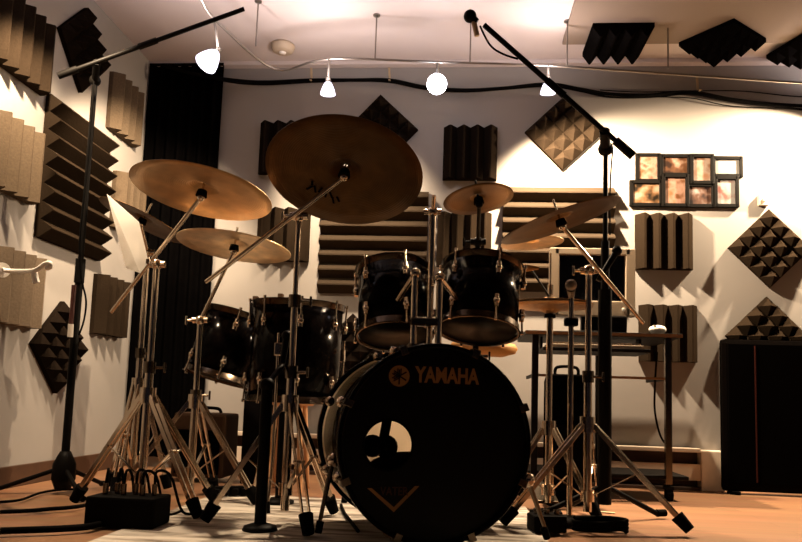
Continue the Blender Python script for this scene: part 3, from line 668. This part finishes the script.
# toms
dn = (CV * 1.0); dn.z = 0; dn.normalize()
t1 = P(394, 303, 2.56); ax1 = Vector((0, 0, 1)) * 0.95 + dn * 0.30 - CX * 0.05
drum('rack_tom', 'black rack tom above the bass drum, nearer the left, under the huge cymbal', t1, ax1, 0.129, 0.235, 6)
t2 = P(480, 299, 2.56); ax2 = Vector((0, 0, 1)) * 0.96 + dn * 0.26 + CX * 0.08
drum('rack_tom', 'black rack tom above the bass drum, nearer the right, below the smallest splash cymbal', t2, ax2, 0.140, 0.225, 6)
t3 = P(296, 353, 2.80)
ftm = drum('floor_tom', 'black floor tom left of the bass drum on chrome legs', t3, Vector((0, 0, 1)) + CX * 0.02, 0.175, 0.36, 8, lugd=0.07, base=(t3.x, t3.y, 0))
for a in (0.5, 2.5, 4.6):
    o = Vector((math.cos(a), math.sin(a), 0)); b = Vector((t3.x, t3.y, 0)) + o * 0.197
    lg = MB().tube([b + Vector((0, 0, t3.z + 0.06)), b + Vector((0, 0, 0.20)), b + o * 0.03 + Vector((0, 0, 0.03))], 0.006).build('leg', 'chrome', ftm)
    MB().cyl(b + o * 0.03 + Vector((0, 0, 0.007)), b + o * 0.03 + Vector((0, 0, 0.047)), 0.013, 0.010).build('rubber_foot', 'rubber', lg)
    MB().box(b + Vector((0, 0, t3.z)) - o * 0.008, (0.03, 0.03, 0.05), None, 0.005).build('leg_bracket', 'chrome', ftm)
t4 = P(228, 347, 3.02)
drum('side_tom', 'black tom with chrome fittings on the left beside the floor tom', t4, Vector((0, 0, 1)) + dn * 0.12 + CX * 0.24, 0.137, 0.26, 6)

# ------------------------------------------------------------------ cymbals
def cymbal(name, label, px, py, d, dia, ratio, phi, m, bell=0.22, marks=False):
    v = ray(px, py).normalized(); u = (CU - v * CU.dot(v)).normalized(); r = (CX - v * CX.dot(v)).normalized()
    mdir = u * math.cos(R(phi)) + r * math.sin(R(phi)); al = math.acos(ratio)
    nrm = (v * math.cos(al) + mdir * math.sin(al)).normalized(); c = P(px, py, d); rad = dia / 2
    t = thing(name, c, label, 'cymbal', 'cymbals of the kit')
    x = (r - nrm * r.dot(nrm)).normalized(); y = nrm.cross(x); rotm = Matrix((x, y, nrm)).transposed().to_4x4()
    t.matrix_world = Matrix.Translation(c) @ rotm; WOFF[t.name] = Vector((0, 0, 0))
    top = [(0.006, rad * 0.135), (rad * bell * 0.5, rad * 0.125), (rad * bell * 0.85, rad * 0.095), (rad * bell, rad * 0.068), (rad * bell * 1.12, rad * 0.058), (rad * 0.5, rad * 0.04), (rad * 0.8, rad * 0.012), (rad, -rad * 0.02)]
    pr = top + [(a, b - 0.0018) for a, b in reversed(top)]
    bow = MB().lathe(pr, (0, 0, -rad * 0.05), (0, 0, 1), 72, True).build('plate', m, t)
    if marks:
        mb = MB()
        for k in range(9):
            a = R(100 + k * 6.0); rr = rad * (0.55 + 0.05 * math.sin(k * 2.1)); mb.box((rr * math.cos(a), rr * math.sin(a), -rad * 0.05 + rad * 0.034 - 0.0050), (0.007, 0.026 + 0.008 * math.sin(k * 1.3), 0.0015), Matrix.Rotation(a + 1.1 + 0.5 * math.sin(k * 3), 3, 'Z'))
        mb.build('printed_mark', 'felt', bow)
    return c, nrm, t
GK = {}
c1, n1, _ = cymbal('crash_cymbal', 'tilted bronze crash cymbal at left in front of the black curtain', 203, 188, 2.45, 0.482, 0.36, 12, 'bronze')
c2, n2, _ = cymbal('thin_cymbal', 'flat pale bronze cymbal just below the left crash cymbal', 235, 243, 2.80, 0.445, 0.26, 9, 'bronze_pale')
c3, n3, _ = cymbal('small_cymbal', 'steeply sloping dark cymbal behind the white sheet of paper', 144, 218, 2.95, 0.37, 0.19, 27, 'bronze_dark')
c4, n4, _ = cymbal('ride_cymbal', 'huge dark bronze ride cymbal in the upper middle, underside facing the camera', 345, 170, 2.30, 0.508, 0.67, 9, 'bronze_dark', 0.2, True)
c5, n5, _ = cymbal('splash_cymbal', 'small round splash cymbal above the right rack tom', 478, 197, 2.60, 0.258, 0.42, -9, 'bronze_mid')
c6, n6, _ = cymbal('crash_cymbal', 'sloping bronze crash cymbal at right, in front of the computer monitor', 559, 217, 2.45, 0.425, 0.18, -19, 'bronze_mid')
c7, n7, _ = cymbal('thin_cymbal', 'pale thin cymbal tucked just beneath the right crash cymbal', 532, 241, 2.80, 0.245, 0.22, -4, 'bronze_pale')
hh = P(549, 305, 2.75)

# ------------------------------------------------------------------ stands
def tripod(t, base, hub_z, spread, angs, m='chrome', foot_z=0.0, lower=None, double=True, r=0.014):
    """legs folding out from a collar; each leg a mesh with a rubber foot"""
    bx = Vector((base.x, base.y, 0))
    for a in angs:
        o = Vector((math.cos(R(a)), math.sin(R(a)), 0)); side = Vector((-o.y, o.x, 0))
        top = bx + o * 0.022 + Vector((0, 0, hub_z)); ft = bx + o * spread + Vector((0, 0, 0.040))
        mb = MB()
        if double:
            for s in (-1, 1): mb.bar(top + side * s * 0.011, ft + side * s * 0.011, 0.005, 0.017, up=side.cross(ft - top))
        else: mb.cyl(top, ft, 0.009)
        mid = top.lerp(ft, 0.5); br0 = bx + o * 0.018 + Vector((0, 0, hub_z * 0.30))
        mb.bar(br0, mid, 0.012, 0.004)
        mb.cyl(mid - side * 0.018, mid + side * 0.018, 0.006, n=8)
        l = mb.build('leg', m, t)
        MB().cyl(ft + (top - ft).normalized() * 0.035, ft - (top - ft).normalized() * 0.025 , 0.023, 0.018, n=12).build('rubber_foot', 'rubber', l)
    MB().cyl(bx + Vector((0, 0, hub_z - 0.025)), bx + Vector((0, 0, hub_z + 0.03)), 0.028).build('leg_collar', m, t)
    MB().cyl(bx + Vector((0, 0, hub_z * 0.30 - 0.02)), bx + Vector((0, 0, hub_z * 0.30 + 0.02)), 0.024).build('brace_collar', m, t)
def wing(mb, p, side):
    mb.cyl(p, p + side * 0.03, 0.005, n=8); mb.box(p + side * 0.036, (0.008, 0.008, 0.036), None, 0.003)
def cym_stand(name, label, pole_px, d, hub_py, spread, angs, joint, tip, tipn=None, tail=None, sections=(), m='chrome', group='cymbal stands'):
    b = P(*pole_px, d); base = Vector((b.x, b.y, 0))
    t = thing(name, base, label, 'cymbal stand', group)
    hz = P(pole_px[0], hub_py, d).z; jz = joint.z; top = Vector((base.x, base.y, jz))
    tripod(t, base, hz, spread, angs, m)
    zs = [0.05] + list(sections) + [jz]; rr = [0.0145, 0.0115, 0.009]
    if len(zs) == 2: zs = [0.05, 0.05 + (jz - 0.05) * 0.55, jz]
    for i in range(len(zs) - 1):
        MB().cyl((base.x, base.y, zs[i]), (base.x, base.y, zs[i + 1]), rr[min(i, 2)]).build('tube', m, t)
        if i < len(zs) - 2:
            mb = MB().cyl((base.x, base.y, zs[i + 1] - 0.02), (base.x, base.y, zs[i + 1] + 0.022), 0.021); wing(mb, Vector((base.x, base.y, zs[i + 1])) + CX * 0.018, CX); mb.build('height_clamp', 'dullchrome' if m == 'chrome' else m, t)
    mb = MB().sph(top, 0.021).cyl(top - CX * 0.03, top + CX * 0.03, 0.013); wing(mb, top - CX * 0.02 + Vector((0, 0, 0.0)), -CX); mb.build('tilter', m, t)
    arm0 = tail if tail is not None else top
    MB().cyl(arm0, tip, 0.0075).build('boom_arm', m, t)
    if tipn is not None:
        MB().sph(tip, 0.014).cyl(tip, tip + tipn * 0.10, 0.004, n=8).build('cymbal_rod', m, t)
        MB().cyl(tip + tipn * 0.004, tip + tipn * 0.026, 0.020, 0.016).build('felt_washer', 'felt', t)
    return t
# A: left stand with the boom to the crash cymbal
ja = P(156, 262, 2.52)
tA = cym_stand('cymbal_stand', 'chrome double-braced boom stand at far left carrying the tilted crash cymbal', (147.5, 400), 2.52, 396, 0.28, (165, 332, 50), Vector((0, 0, ja.z)), c1 - n1 * 0.035, n1, tail=P(111.5, 312, 2.60))
# B: stand behind it
jb = P(150, 250, 3.0)
tB = cym_stand('cymbal_stand', 'chrome stand behind the far left boom stand, carrying the steeply sloping cymbal', (138, 390), 3.0, 385, 0.14, (270, 30, 150), Vector((0, 0, jb.z)), c3 - n3 * 0.03, n3)
# D: stand for the pale cymbal, left middle
jd = P(201, 320, 2.80)
tD = cym_stand('cymbal_stand', 'chrome double-braced stand between the curtain and the side tom', (195.5, 400), 2.78, 402, 0.27, (197, 350, 90), Vector((0, 0, jd.z)), c2 - n2 * 0.035, n2)
# C: stand for the ride
jc = P(292, 211, 2.36)
tC = cym_stand('cymbal_stand', 'chrome boom stand in front of the floor tom carrying the huge ride cymbal', (290, 400), 2.36, 404, 0.24, (300, 198, 60), Vector((0, 0, jc.z)), c4 - n4 * 0.03, n4, tail=P(206, 282, 2.42), sections=(0.50, P(290, 300, 2.36).z))
# splash stand
js = P(478, 240, 2.76)
tS = cym_stand('cymbal_stand', 'slim dark stand behind the right rack tom holding the smallest splash cymbal', (476, 330), 2.76, 425, 0.13, (330, 90, 210), Vector((0, 0, js.z)), c5 - n5 * 0.03, n5, m='black')
# E: right crash stand
je = P(589, 268, 2.55)
tE = cym_stand('cymbal_stand', 'chrome boom stand right of the hi-hat carrying the sloping crash cymbal', (588, 400), 2.55, 425, 0.32, (338, 75, 205), Vector((0, 0, je.z)), c6 - n6 * 0.035, n6, tail=P(643, 323, 2.62))

# hi-hat: stand with pedal, and its two cymbals
bh = P(549, 400, 2.75); base = Vector((bh.x, bh.y, 0))
tH = thing('hi_hat_stand', base, 'chrome hi-hat stand with foot pedal right of the bass drum', 'hi-hat stand')
tripod(tH, base, 0.33, 0.20, (80, 190, 320))
MB().cyl(base + Vector((0, 0, 0.05)), (base.x, base.y, hh.z - 0.03), 0.0125).build('tube', 'chrome', tH)
MB().cyl((base.x, base.y, hh.z - 0.05), (base.x, base.y, P(548, 250, 2.75).z), 0.0035, n=8).build('pull_rod', 'chrome', tH)
MB().cyl((base.x, base.y, hh.z - 0.045), (base.x, base.y, hh.z - 0.031), 0.022).build('seat_cup', 'felt', tH)
MB().cyl((base.x, base.y, hh.z + 0.045), (base.x, base.y, hh.z + 0.085), 0.012).build('clutch', 'chrome', tH)
fd = -dn
MB().bar(base + fd * 0.0 + Vector((0, 0, 0.05)) + CX * 0.0, base - fd * 0.21 + Vector((0, 0, 0.10)), 0.085, 0.012).build('pedal', 'dullchrome', tH)
MB().box(base + Vector((0, 0, 0.012)), (0.10, 0.10, 0.022), None, 0.006).build('foot_plate', 'black', tH)
for s, lab in ((1, 'upper bronze hi-hat cymbal of the closed pair right of the toms'), (-1, 'lower bronze hi-hat cymbal of the closed pair right of the toms')):
    rad = 0.165; o = Vector((base.x, base.y, hh.z + s * 0.004 + 0.004))
    t = thing('hi_hat_cymbal', o, lab, 'cymbal', 'cymbals of the kit')
    top = [(0.006, rad * 0.17), (rad * 0.14, rad * 0.155), (rad * 0.25, rad * 0.10), (rad * 0.3, rad * 0.085), (rad * 0.7, rad * 0.04), (rad, 0.0)]
    MB().lathe([(a, s * b) for a, b in top] + [(a, s * b + 0.0015) for a, b in reversed(top)], o, (0, 0, 1), 60, True).build('plate', 'bronze', t)

# small cowbell glint left of the monitor
q = P(530, 268, 2.62)
t = thing('cowbell', q, 'tiny orange-brown cowbell beside the right rack tom', 'cowbell')
mb = MB(); a, b = q - CX * 0.03, q + CX * 0.032
mb.cyl(a, b, 0.016, 0.006, n=12).build('bell', 'tan', t)
MB().cyl(q, P(549, 296, 2.73), 0.004, n=8).build('mount', 'black', t)

# drum throne
q = P(484, 348, 3.18); base = Vector((q.x, q.y, 0))
t = thing('drum_throne', base, 'drum throne with a tan round seat just behind the bass drum', 'stool')
MB().lathe([(0.0001, 0.032), (0.10, 0.032), (0.135, 0.026), (0.15, 0.006), (0.14, -0.016), (0.08, -0.036), (0.0001, -0.036)], (base.x, base.y, q.z), Vector((0.05, -0.06, 1)), 40).build('seat', 'tan', t)
MB().cyl(base + Vector((0, 0, 0.08)), (base.x, base.y, q.z - 0.03), 0.018).build('post', 'chrome', t)
tripod(t, base, 0.30, 0.20, (30, 150, 270))

# low stool behind the floor tom
q = P(291, 400, 3.25); base = Vector((q.x, q.y, 0))
t = thing('wooden_stool', base, 'low stool with pale orange seat behind the floor tom', 'stool')
MB().lathe([(0.0001, 0.024), (0.10, 0.024), (0.115, 0.012), (0.115, -0.012), (0.10, -0.024), (0.0001, -0.024)], (base.x, base.y, q.z), (0, 0, 1), 36).build('seat', 'wood', t)
for a in (45, 135, 225, 315):
    o = Vector((math.cos(R(a)), math.sin(R(a)), 0)); MB().cyl(base + o * 0.11 + Vector((0, 0, 0)), base + o * 0.075 + Vector((0, 0, q.z - 0.02)), 0.011, 0.013).build('leg', 'wood', t)

# ------------------------------------------------------------------ microphone stands
def mic(name, label, p0, p1, m='black', head='mesh', r=0.012):
    """p0 tail, p1 head"""
    t = thing(name, p0, label, 'microphone', 'microphones'); d = (p1 - p0).normalized()
    MB().cyl(p0, p1 - d * 0.03, r * 0.75, r).build('body', m, t); MB().sph(p1 - d * 0.02, r * 1.55).build('grille', head, t)
    return t
# left tall boom stand
b = P(80, 270, 2.95); base = Vector((b.x, b.y, 0)); ht = P(95, 72, 2.95).z
tL = thing('microphone_stand', base, 'tall black boom microphone stand by the left wall', 'microphone stand', 'microphone stands')
for a in (315, 80, 197):
    o = Vector((math.cos(R(a)), math.sin(R(a)), 0)); l = MB().cyl(base + o * 0.02 + Vector((0, 0, 0.10)), base + o * 0.25 + Vector((0, 0, 0.014)), 0.009).build('leg', 'black', tL)
    MB().cyl(base + o * 0.235 + Vector((0, 0, 0.018)), base + o * 0.27 + Vector((0, 0, 0.014)), 0.012).build('rubber_foot', 'rubber', l)
MB().lathe([(0.0001, 0.02), (0.03, 0.02), (0.046, 0.06), (0.044, 0.12), (0.03, 0.15), (0.02, 0.17), (0.0001, 0.17)], base, (0, 0, 1), 20).build('leg_hub', 'black', tL)
MB().cyl(base + Vector((0, 0, 0.1)), (base.x, base.y, 0.92), 0.016).build('lower_tube', 'black', tL)
MB().cyl((base.x, base.y, 0.92), (base.x, base.y, ht), 0.011).build('upper_tube', 'black', tL)
MB().cyl((base.x, base.y, 0.86), (base.x, base.y, 0.96), 0.020).build('clutch', 'black', tL)
b0, b1 = P(58, 76, 2.90), P(244, 9, 3.05); bj = b0.lerp(b1, 0.20)
MB().cyl(b0, b1, 0.0095).cyl(b0, b0.lerp(b1, 0.10), 0.014).cyl(b0.lerp(b1, 0.42), b0.lerp(b1, 0.52), 0.013).build('boom', 'black', tL)
MB().sph((base.x, base.y, ht), 0.024).cyl((base.x, base.y, ht), bj, 0.014).build('boom_clutch', 'black', tL)
t = thing('microphone_cable', (base.x + 0.03, base.y - 0.02, 0.6), 'thin cable with red connectors hanging down the left microphone stand', 'cable')
MB().tube([P(94, 82, 2.91), P(88, 160, 2.90), P(80, 235, 2.87), P(81, 275, 2.87), P(86, 300, 2.87), P(84, 320, 2.88), P(79, 335, 2.88)], 0.004).build('cord', 'rubber', t)
MB().cyl(P(74, 285, 2.87), P(71, 324, 2.87), 0.009).build('connector', 'redcable', t)
MB().cyl(P(71, 324, 2.87), P(70.2, 337, 2.87), 0.011).build('white_tape', 'plastic_white', t)

# right boom stand
b = P(605, 300, 2.72); base = Vector((b.x, b.y, 0)); ht = P(607, 143, 2.72).z
tR = thing('microphone_stand', base, 'black boom microphone stand right of the kit, boom rising to the ceiling', 'microphone stand', 'microphone stands')
for a in (25, 112, 190):
    o = Vector((math.cos(R(a)), math.sin(R(a)), 0)); l = MB().cyl(base + o * 0.02 + Vector((0, 0, 0.12)), base + o * 0.25 + Vector((0, 0, 0.016)), 0.010).build('leg', 'black', tR)
    MB().cyl(base + o * 0.24 + Vector((0, 0, 0.022)), base + o * 0.28 + Vector((0, 0, 0.022)), 0.014).build('rubber_foot', 'rubber', l)
MB().cyl(base + Vector((0, 0, 0.06)), (base.x, base.y, P(605, 290, 2.72).z), 0.026).build('lower_tube', 'black', tR)
MB().cyl((base.x, base.y, P(605, 300, 2.72).z), (base.x, base.y, ht), 0.0095).build('upper_tube', 'black', tR)
MB().cyl((base.x, base.y, P(605, 305, 2.72).z), (base.x, base.y, P(605, 240, 2.72).z), 0.016).build('clutch', 'black', tR)
b0, b1 = P(633, 156, 2.70), P(484, 25, 2.70); bj = b0.lerp(b1, 0.19)
MB().cyl(b0, b1, 0.010).cyl(b0, b0.lerp(b1, 0.12), 0.017).cyl(b0.lerp(b1, 0.46), b0.lerp(b1, 0.58), 0.014).build('boom', 'black', tR)
MB().sph((base.x, base.y, ht), 0.030).cyl((base.x, base.y, ht), bj, 0.02).build('boom_clutch', 'black', tR)
t = mic('overhead_microphone', 'dark overhead microphone at the high tip of the right boom', P(477, 22, 2.70), P(466, 13, 2.70), r=0.016, head='black')
MB().cyl(P(474, 22, 2.70), P(477, 36, 2.70), 0.010).build('clip', 'strap', t)
t = thing('microphone_cable', P(500, 55, 2.70), 'thin black cable looping under the tip of the right boom', 'cable')
MB().tube([P(480, 26, 2.68), P(490, 45, 2.68), P(503, 54, 2.68), P(518, 59, 2.69)], 0.004).build('cord', 'rubber', t)
t = thing('microphone_cable', P(609, 150, 2.70), 'thin cable running down beside the right microphone stand pole', 'cable')
MB().tube([P(613, 147, 2.69), P(611, 170, 2.69), P(610, 195, 2.69), P(610, 235, 2.70)], 0.003).build('cord', 'rubber', t)
# mic clipped near the crash stand
t = mic('instrument_microphone', 'black microphone tilted up in front of the computer monitor', P(598, 281, 2.58), P(620, 246, 2.58), head='black')
# round mic on short stand near hi-hat
b = P(571, 330, 2.58); base = Vector((b.x, b.y, 0.007)); z1 = P(571, 296, 2.58).z
tM = thing('short_microphone_stand', base, 'short chrome microphone stand beside the hi-hat', 'microphone stand', 'microphone stands')
MB().cyl(base + Vector((0, 0, 0.02)), (base.x, base.y, z1), 0.010).build('tube', 'chrome', tM)
MB().lathe([(0.0001, 0), (0.075, 0), (0.075, 0.012), (0.03, 0.026), (0.0001, 0.026)], base, (0, 0, 1), 32).build('base', 'black', tM)
MB().box((base.x, base.y, P(571, 322, 2.58).z), (0.05, 0.03, 0.03), None, 0.006).build('clamp', 'black', tM)
t = thing('ball_microphone', (base.x, base.y, z1), 'grey round-headed microphone left of the monitor screen', 'microphone', 'microphones')
MB().cyl((base.x, base.y, z1), P(571, 289, 2.56), 0.011, 0.016).build('body', 'steel', t); MB().sph(P(571, 285, 2.55), 0.021).build('grille', 'mesh', t)
# thick black pole in front of the floor tom
b = P(264, 450, 2.22); base = Vector((b.x, b.y, 0.007))
tK = thing('short_microphone_stand', base, 'thick black upright stand in front of the floor tom, left of the bass drum', 'microphone stand', 'microphone stands')
z1 = P(265, 385, 2.22).z
MB().cyl(base + Vector((0, 0, 0.01)), (base.x, base.y, z1), 0.0185).build('tube', 'black', tK)
MB().lathe([(0.0001, 0), (0.055, 0), (0.05, 0.012), (0.025, 0.02), (0.0001, 0.02)], base, (0, 0, 1), 24).build('base', 'black', tK)
top = Vector((base.x, base.y, z1)); MB().sph(top, 0.024).cyl(top, top + Vector((0.015, 0.12, 0.07)), 0.010).build('arm', 'black', tK)
t = mic('tom_microphone', 'black microphone aimed at the floor tom from the thick black stand', top + Vector((0.015, 0.12, 0.075)), top + Vector((0.02, 0.15, 0.19)), head='black')
# second round-base stand
b = P(282, 440, 2.78); base = Vector((b.x, b.y, 0.007))
tQ = thing('short_microphone_stand', base, 'dark round-based stand under the floor tom', 'microphone stand', 'microphone stands')
MB().cyl(base + Vector((0, 0, 0.02)), (base.x, base.y, P(282, 408, 2.78).z), 0.017).build('tube', 'black', tQ)
MB().lathe([(0.0001, 0), (0.058, 0), (0.058, 0.010), (0.03, 0.022), (0.0001, 0.022)], base, (0, 0, 1), 32).build('base', 'black', tQ)

# sheet of paper clipped to stand
def sheet():
    d = 2.40; c = [P(107, 194, 2.64), P(139, 222, 2.52), P(148.5, 262, 2.34), P(140, 273, 2.30), P(126, 268, 2.40)]
    o = sum(c, Vector()) / 5; n = (c[1] - c[0]).cross(c[4] - c[0]).normalized() * 0.0012
    t = thing('sheet_of_paper', o, 'bright white sheet of paper hanging at the far left boom stand', 'paper')
    MB().add([p + n for p in c] + [p - n for p in c], [[0, 1, 2, 3, 4], [9, 8, 7, 6, 5]] + [[i, (i + 1) % 5, 5 + (i + 1) % 5, 5 + i] for i in range(5)]).build('page', 'paper', t)
    MB().cyl(c[2], P(153, 264, 2.51), 0.004).box(c[2], (0.014, 0.014, 0.02), None, 0.003).build('clip', 'chrome', t)
sheet()

# ------------------------------------------------------------------ amp and floor things
q = floorP(207, 474); q.y = max(q.y, 3.2)
x0, x1 = P(176, 440, 3.45).x, P(229, 440, 3.45).x; h = P(205, 413, 3.45).z
t = thing('guitar_amplifier', ((x0 + x1) / 2, 3.45, 0), 'dark brown amplifier box standing low in front of the black curtain', 'amplifier')
MB().box(((x0 + x1) / 2, 3.45, h / 2 + 0.01), (x1 - x0, 0.22, h - 0.02), None, 0.015).build('case', 'amp', t)
MB().box(((x0 + x1) / 2, 3.336, h / 2 - 0.02), (x1 - x0 - 0.04, 0.01, h - 0.12), None, 0.003).build('grille', 'grille', t)
MB().tube([(x0 + 0.06, 3.45, h), (x0 + 0.08, 3.45, h + 0.022), (x1 - 0.08, 3.45, h + 0.022), (x1 - 0.06, 3.45, h)], 0.008).build('handle', 'rubber', t)
# small mixer behind the floor tom
q = P(272, 303, 3.5); fz = 0
t = thing('small_rack_box', (q.x, q.y, 0), 'dark equipment rack with a cluttered top behind the floor tom', 'rack')
tz = P(272, 304, 3.5).z
MB().box((q.x, q.y + 0.05, tz / 2), (0.20, 0.20, tz), None, 0.008).build('case', 'pedal', t)
for i, (dx, hh_) in enumerate(((-0.08, 0.035), (-0.045, 0.02), (0.0, 0.028), (0.045, 0.05), (0.08, 0.03))):
    MB().box((q.x + dx, q.y - 0.01, tz + hh_ / 2), (0.026, 0.03, hh_), None, 0.004).build('knob', 'amp', t)

# rug
rx0, rx1 = floorP(176, 510).x, floorP(520, 520).x + 0.05; ry1 = floorP(275, 497).y
t = MB().box(((rx0 + rx1) / 2, (1.0 + ry1) / 2, 0.003), (rx1 - rx0, ry1 - 1.0, 0.006), None, 0.002).build('area_rug', 'rug', None, ((rx0 + rx1) / 2, (1.0 + ry1) / 2, 0))
tag(t, 'pale worn woven rug lying under the drum kit', 'rug')

# stage box with plugs
c = floorP(112, 527); c2_ = Vector((c.x + 0.04, c.y + 0.02, 0.007))
t = thing('stage_box', c2_, 'black stage box full of plugged cables on the floor at left', 'stage box')
MB().box(c2_ + Vector((0, 0, 0.045)), (0.22, 0.13, 0.09), None, 0.008).build('case', 'pedal', t)
for i in range(6):
    q = c2_ + Vector((-0.075 + i * 0.03, -0.01 + 0.02 * (i % 2), 0.09))
    MB().cyl(q, q + Vector((0, 0, 0.035)), 0.008).build('plug', 'dullchrome', t)
    MB().tube([q + Vector((0, 0, 0.035)), q + Vector((0.005, 0, 0.075)), q + Vector((-0.02 + 0.01 * i, 0.05, 0.055)), Vector((q.x + 0.02 * (i - 2.5), q.y + 0.12, 0.030)), Vector((q.x + 0.035 * (i - 2.5), q.y + 0.20, 0.024))], 0.0045).build('plugged_cable', 'rubber', t)
# floor cables on the left
def cable(label, pts, r=0.005, m='rubber'):
    pts = [floorP(x, y, r + 0.007) for x, y in pts]
    t = thing('floor_cable', pts[len(pts) // 2], label, 'cable', 'cables on the floor'); MB().tube(pts, r).build('cord', m, t)
cable('black cable running along the floor by the left baseboard, rear one', [(0, 502), (20, 500), (40, 493), (58, 490), (80, 489)])
cable('black cable crossing the left floor in front of the microphone stand', [(0, 512), (25, 511), (50, 509), (75, 507), (95, 503)], 0.007)
cable('thick black cable along the bottom edge at far left', [(0, 531), (25, 530), (55, 529), (85, 527), (100, 524)], 0.010)
cable('black cable at the foot of the bass drum spur', [(341, 505), (345, 514), (352, 523), (358, 531)], 0.006)

# power strip on the rug edge
a, b = floorP(214, 497), floorP(262, 496)
t = thing('power_strip', (a + b) / 2, 'long black power strip with plugs lying along the rear rug edge', 'power strip')
MB().bar(a + Vector((0, 0, 0.026)), b + Vector((0, 0, 0.026)), 0.05, 0.034).build('bar', 'pedal', t)
for k in range(5):
    q = a.lerp(b, 0.12 + 0.19 * k) + Vector((0, -0.045, 0.023)); MB().box(q, (0.026, 0.03, 0.028), None, 0.005).build('plug', 'pedal', t)

# dark clutter under the right stands
c = floorP(541, 532, 0.007)
t = thing('effects_pedal', c, 'black pedal unit with small bright knobs at the right foot of the bass drum', 'pedal')
MB().box(c + Vector((0.02, 0.02, 0.028)), (0.11, 0.09, 0.055), Matrix.Rotation(R(12), 3, 'Z'), 0.008).build('case', 'pedal', t)
for k in range(3): MB().cyl(c + Vector((-0.012 + 0.032 * k, 0.02, 0.055)), c + Vector((-0.012 + 0.032 * k, 0.02, 0.07)), 0.009).build('knob', 'dullchrome', t)
c = P(566, 440, 3.07); h = P(566, 374, 3.07).z
t = thing('gig_bag', (c.x, c.y, 0), 'black upright gig bag standing behind the hi-hat in front of the desk', 'bag')
MB().box((c.x, c.y, h / 2), (0.19, 0.10, h), None, 0.035).build('bag_body', 'curtain', t)
MB().tube([(c.x - 0.05, c.y, h - 0.004), (c.x - 0.04, c.y, h + 0.03), (c.x + 0.04, c.y, h + 0.03), (c.x + 0.05, c.y, h - 0.004)], 0.007).build('handle', 'rubber', t)
MB().box((c.x, c.y - 0.052, h * 0.36), (0.13, 0.02, h * 0.5), None, 0.008).build('pocket', 'cab', t)
c = floorP(604, 513)
t = thing('stray_paper_strip', c, 'short pale strip on the floor among the right stand legs', 'strip')
MB().box(c + Vector((0, 0, 0.003)), (0.085, 0.022, 0.005), Matrix.Rotation(R(-20), 3, 'Z'), 0.001).build('strip', 'strap', t)
c = floorP(585, 533)
t = thing('coiled_cable', c, 'black cable heap on the floor right of the bass drum', 'cable')
mb = MB(); pts = []
for k in range(50):
    a = k * 0.45; rr = 0.055 + 0.015 * math.sin(k * 0.9); pts.append(c + Vector((rr * 1.5 * math.cos(a) + 0.05, rr * 0.8 * math.sin(a), 0.010 + 0.0008 * k)))
mb.tube(pts, 0.007, smooth=3); mb.build('coil', 'rubber', t)

# ------------------------------------------------------------------ world and view
w = bpy.data.worlds.new('world'); S.world = w; w.use_nodes = True
w.node_tree.nodes['Background'].inputs[0].default_value = (0.75, 0.72, 0.95, 1); w.node_tree.nodes['Background'].inputs[1].default_value = 0.004
S.view_settings.view_transform = 'Standard'; S.view_settings.look = 'None'; S.view_settings.gamma = 1
S.view_settings.use_curve_mapping = False; S.view_settings.exposure = 1.35
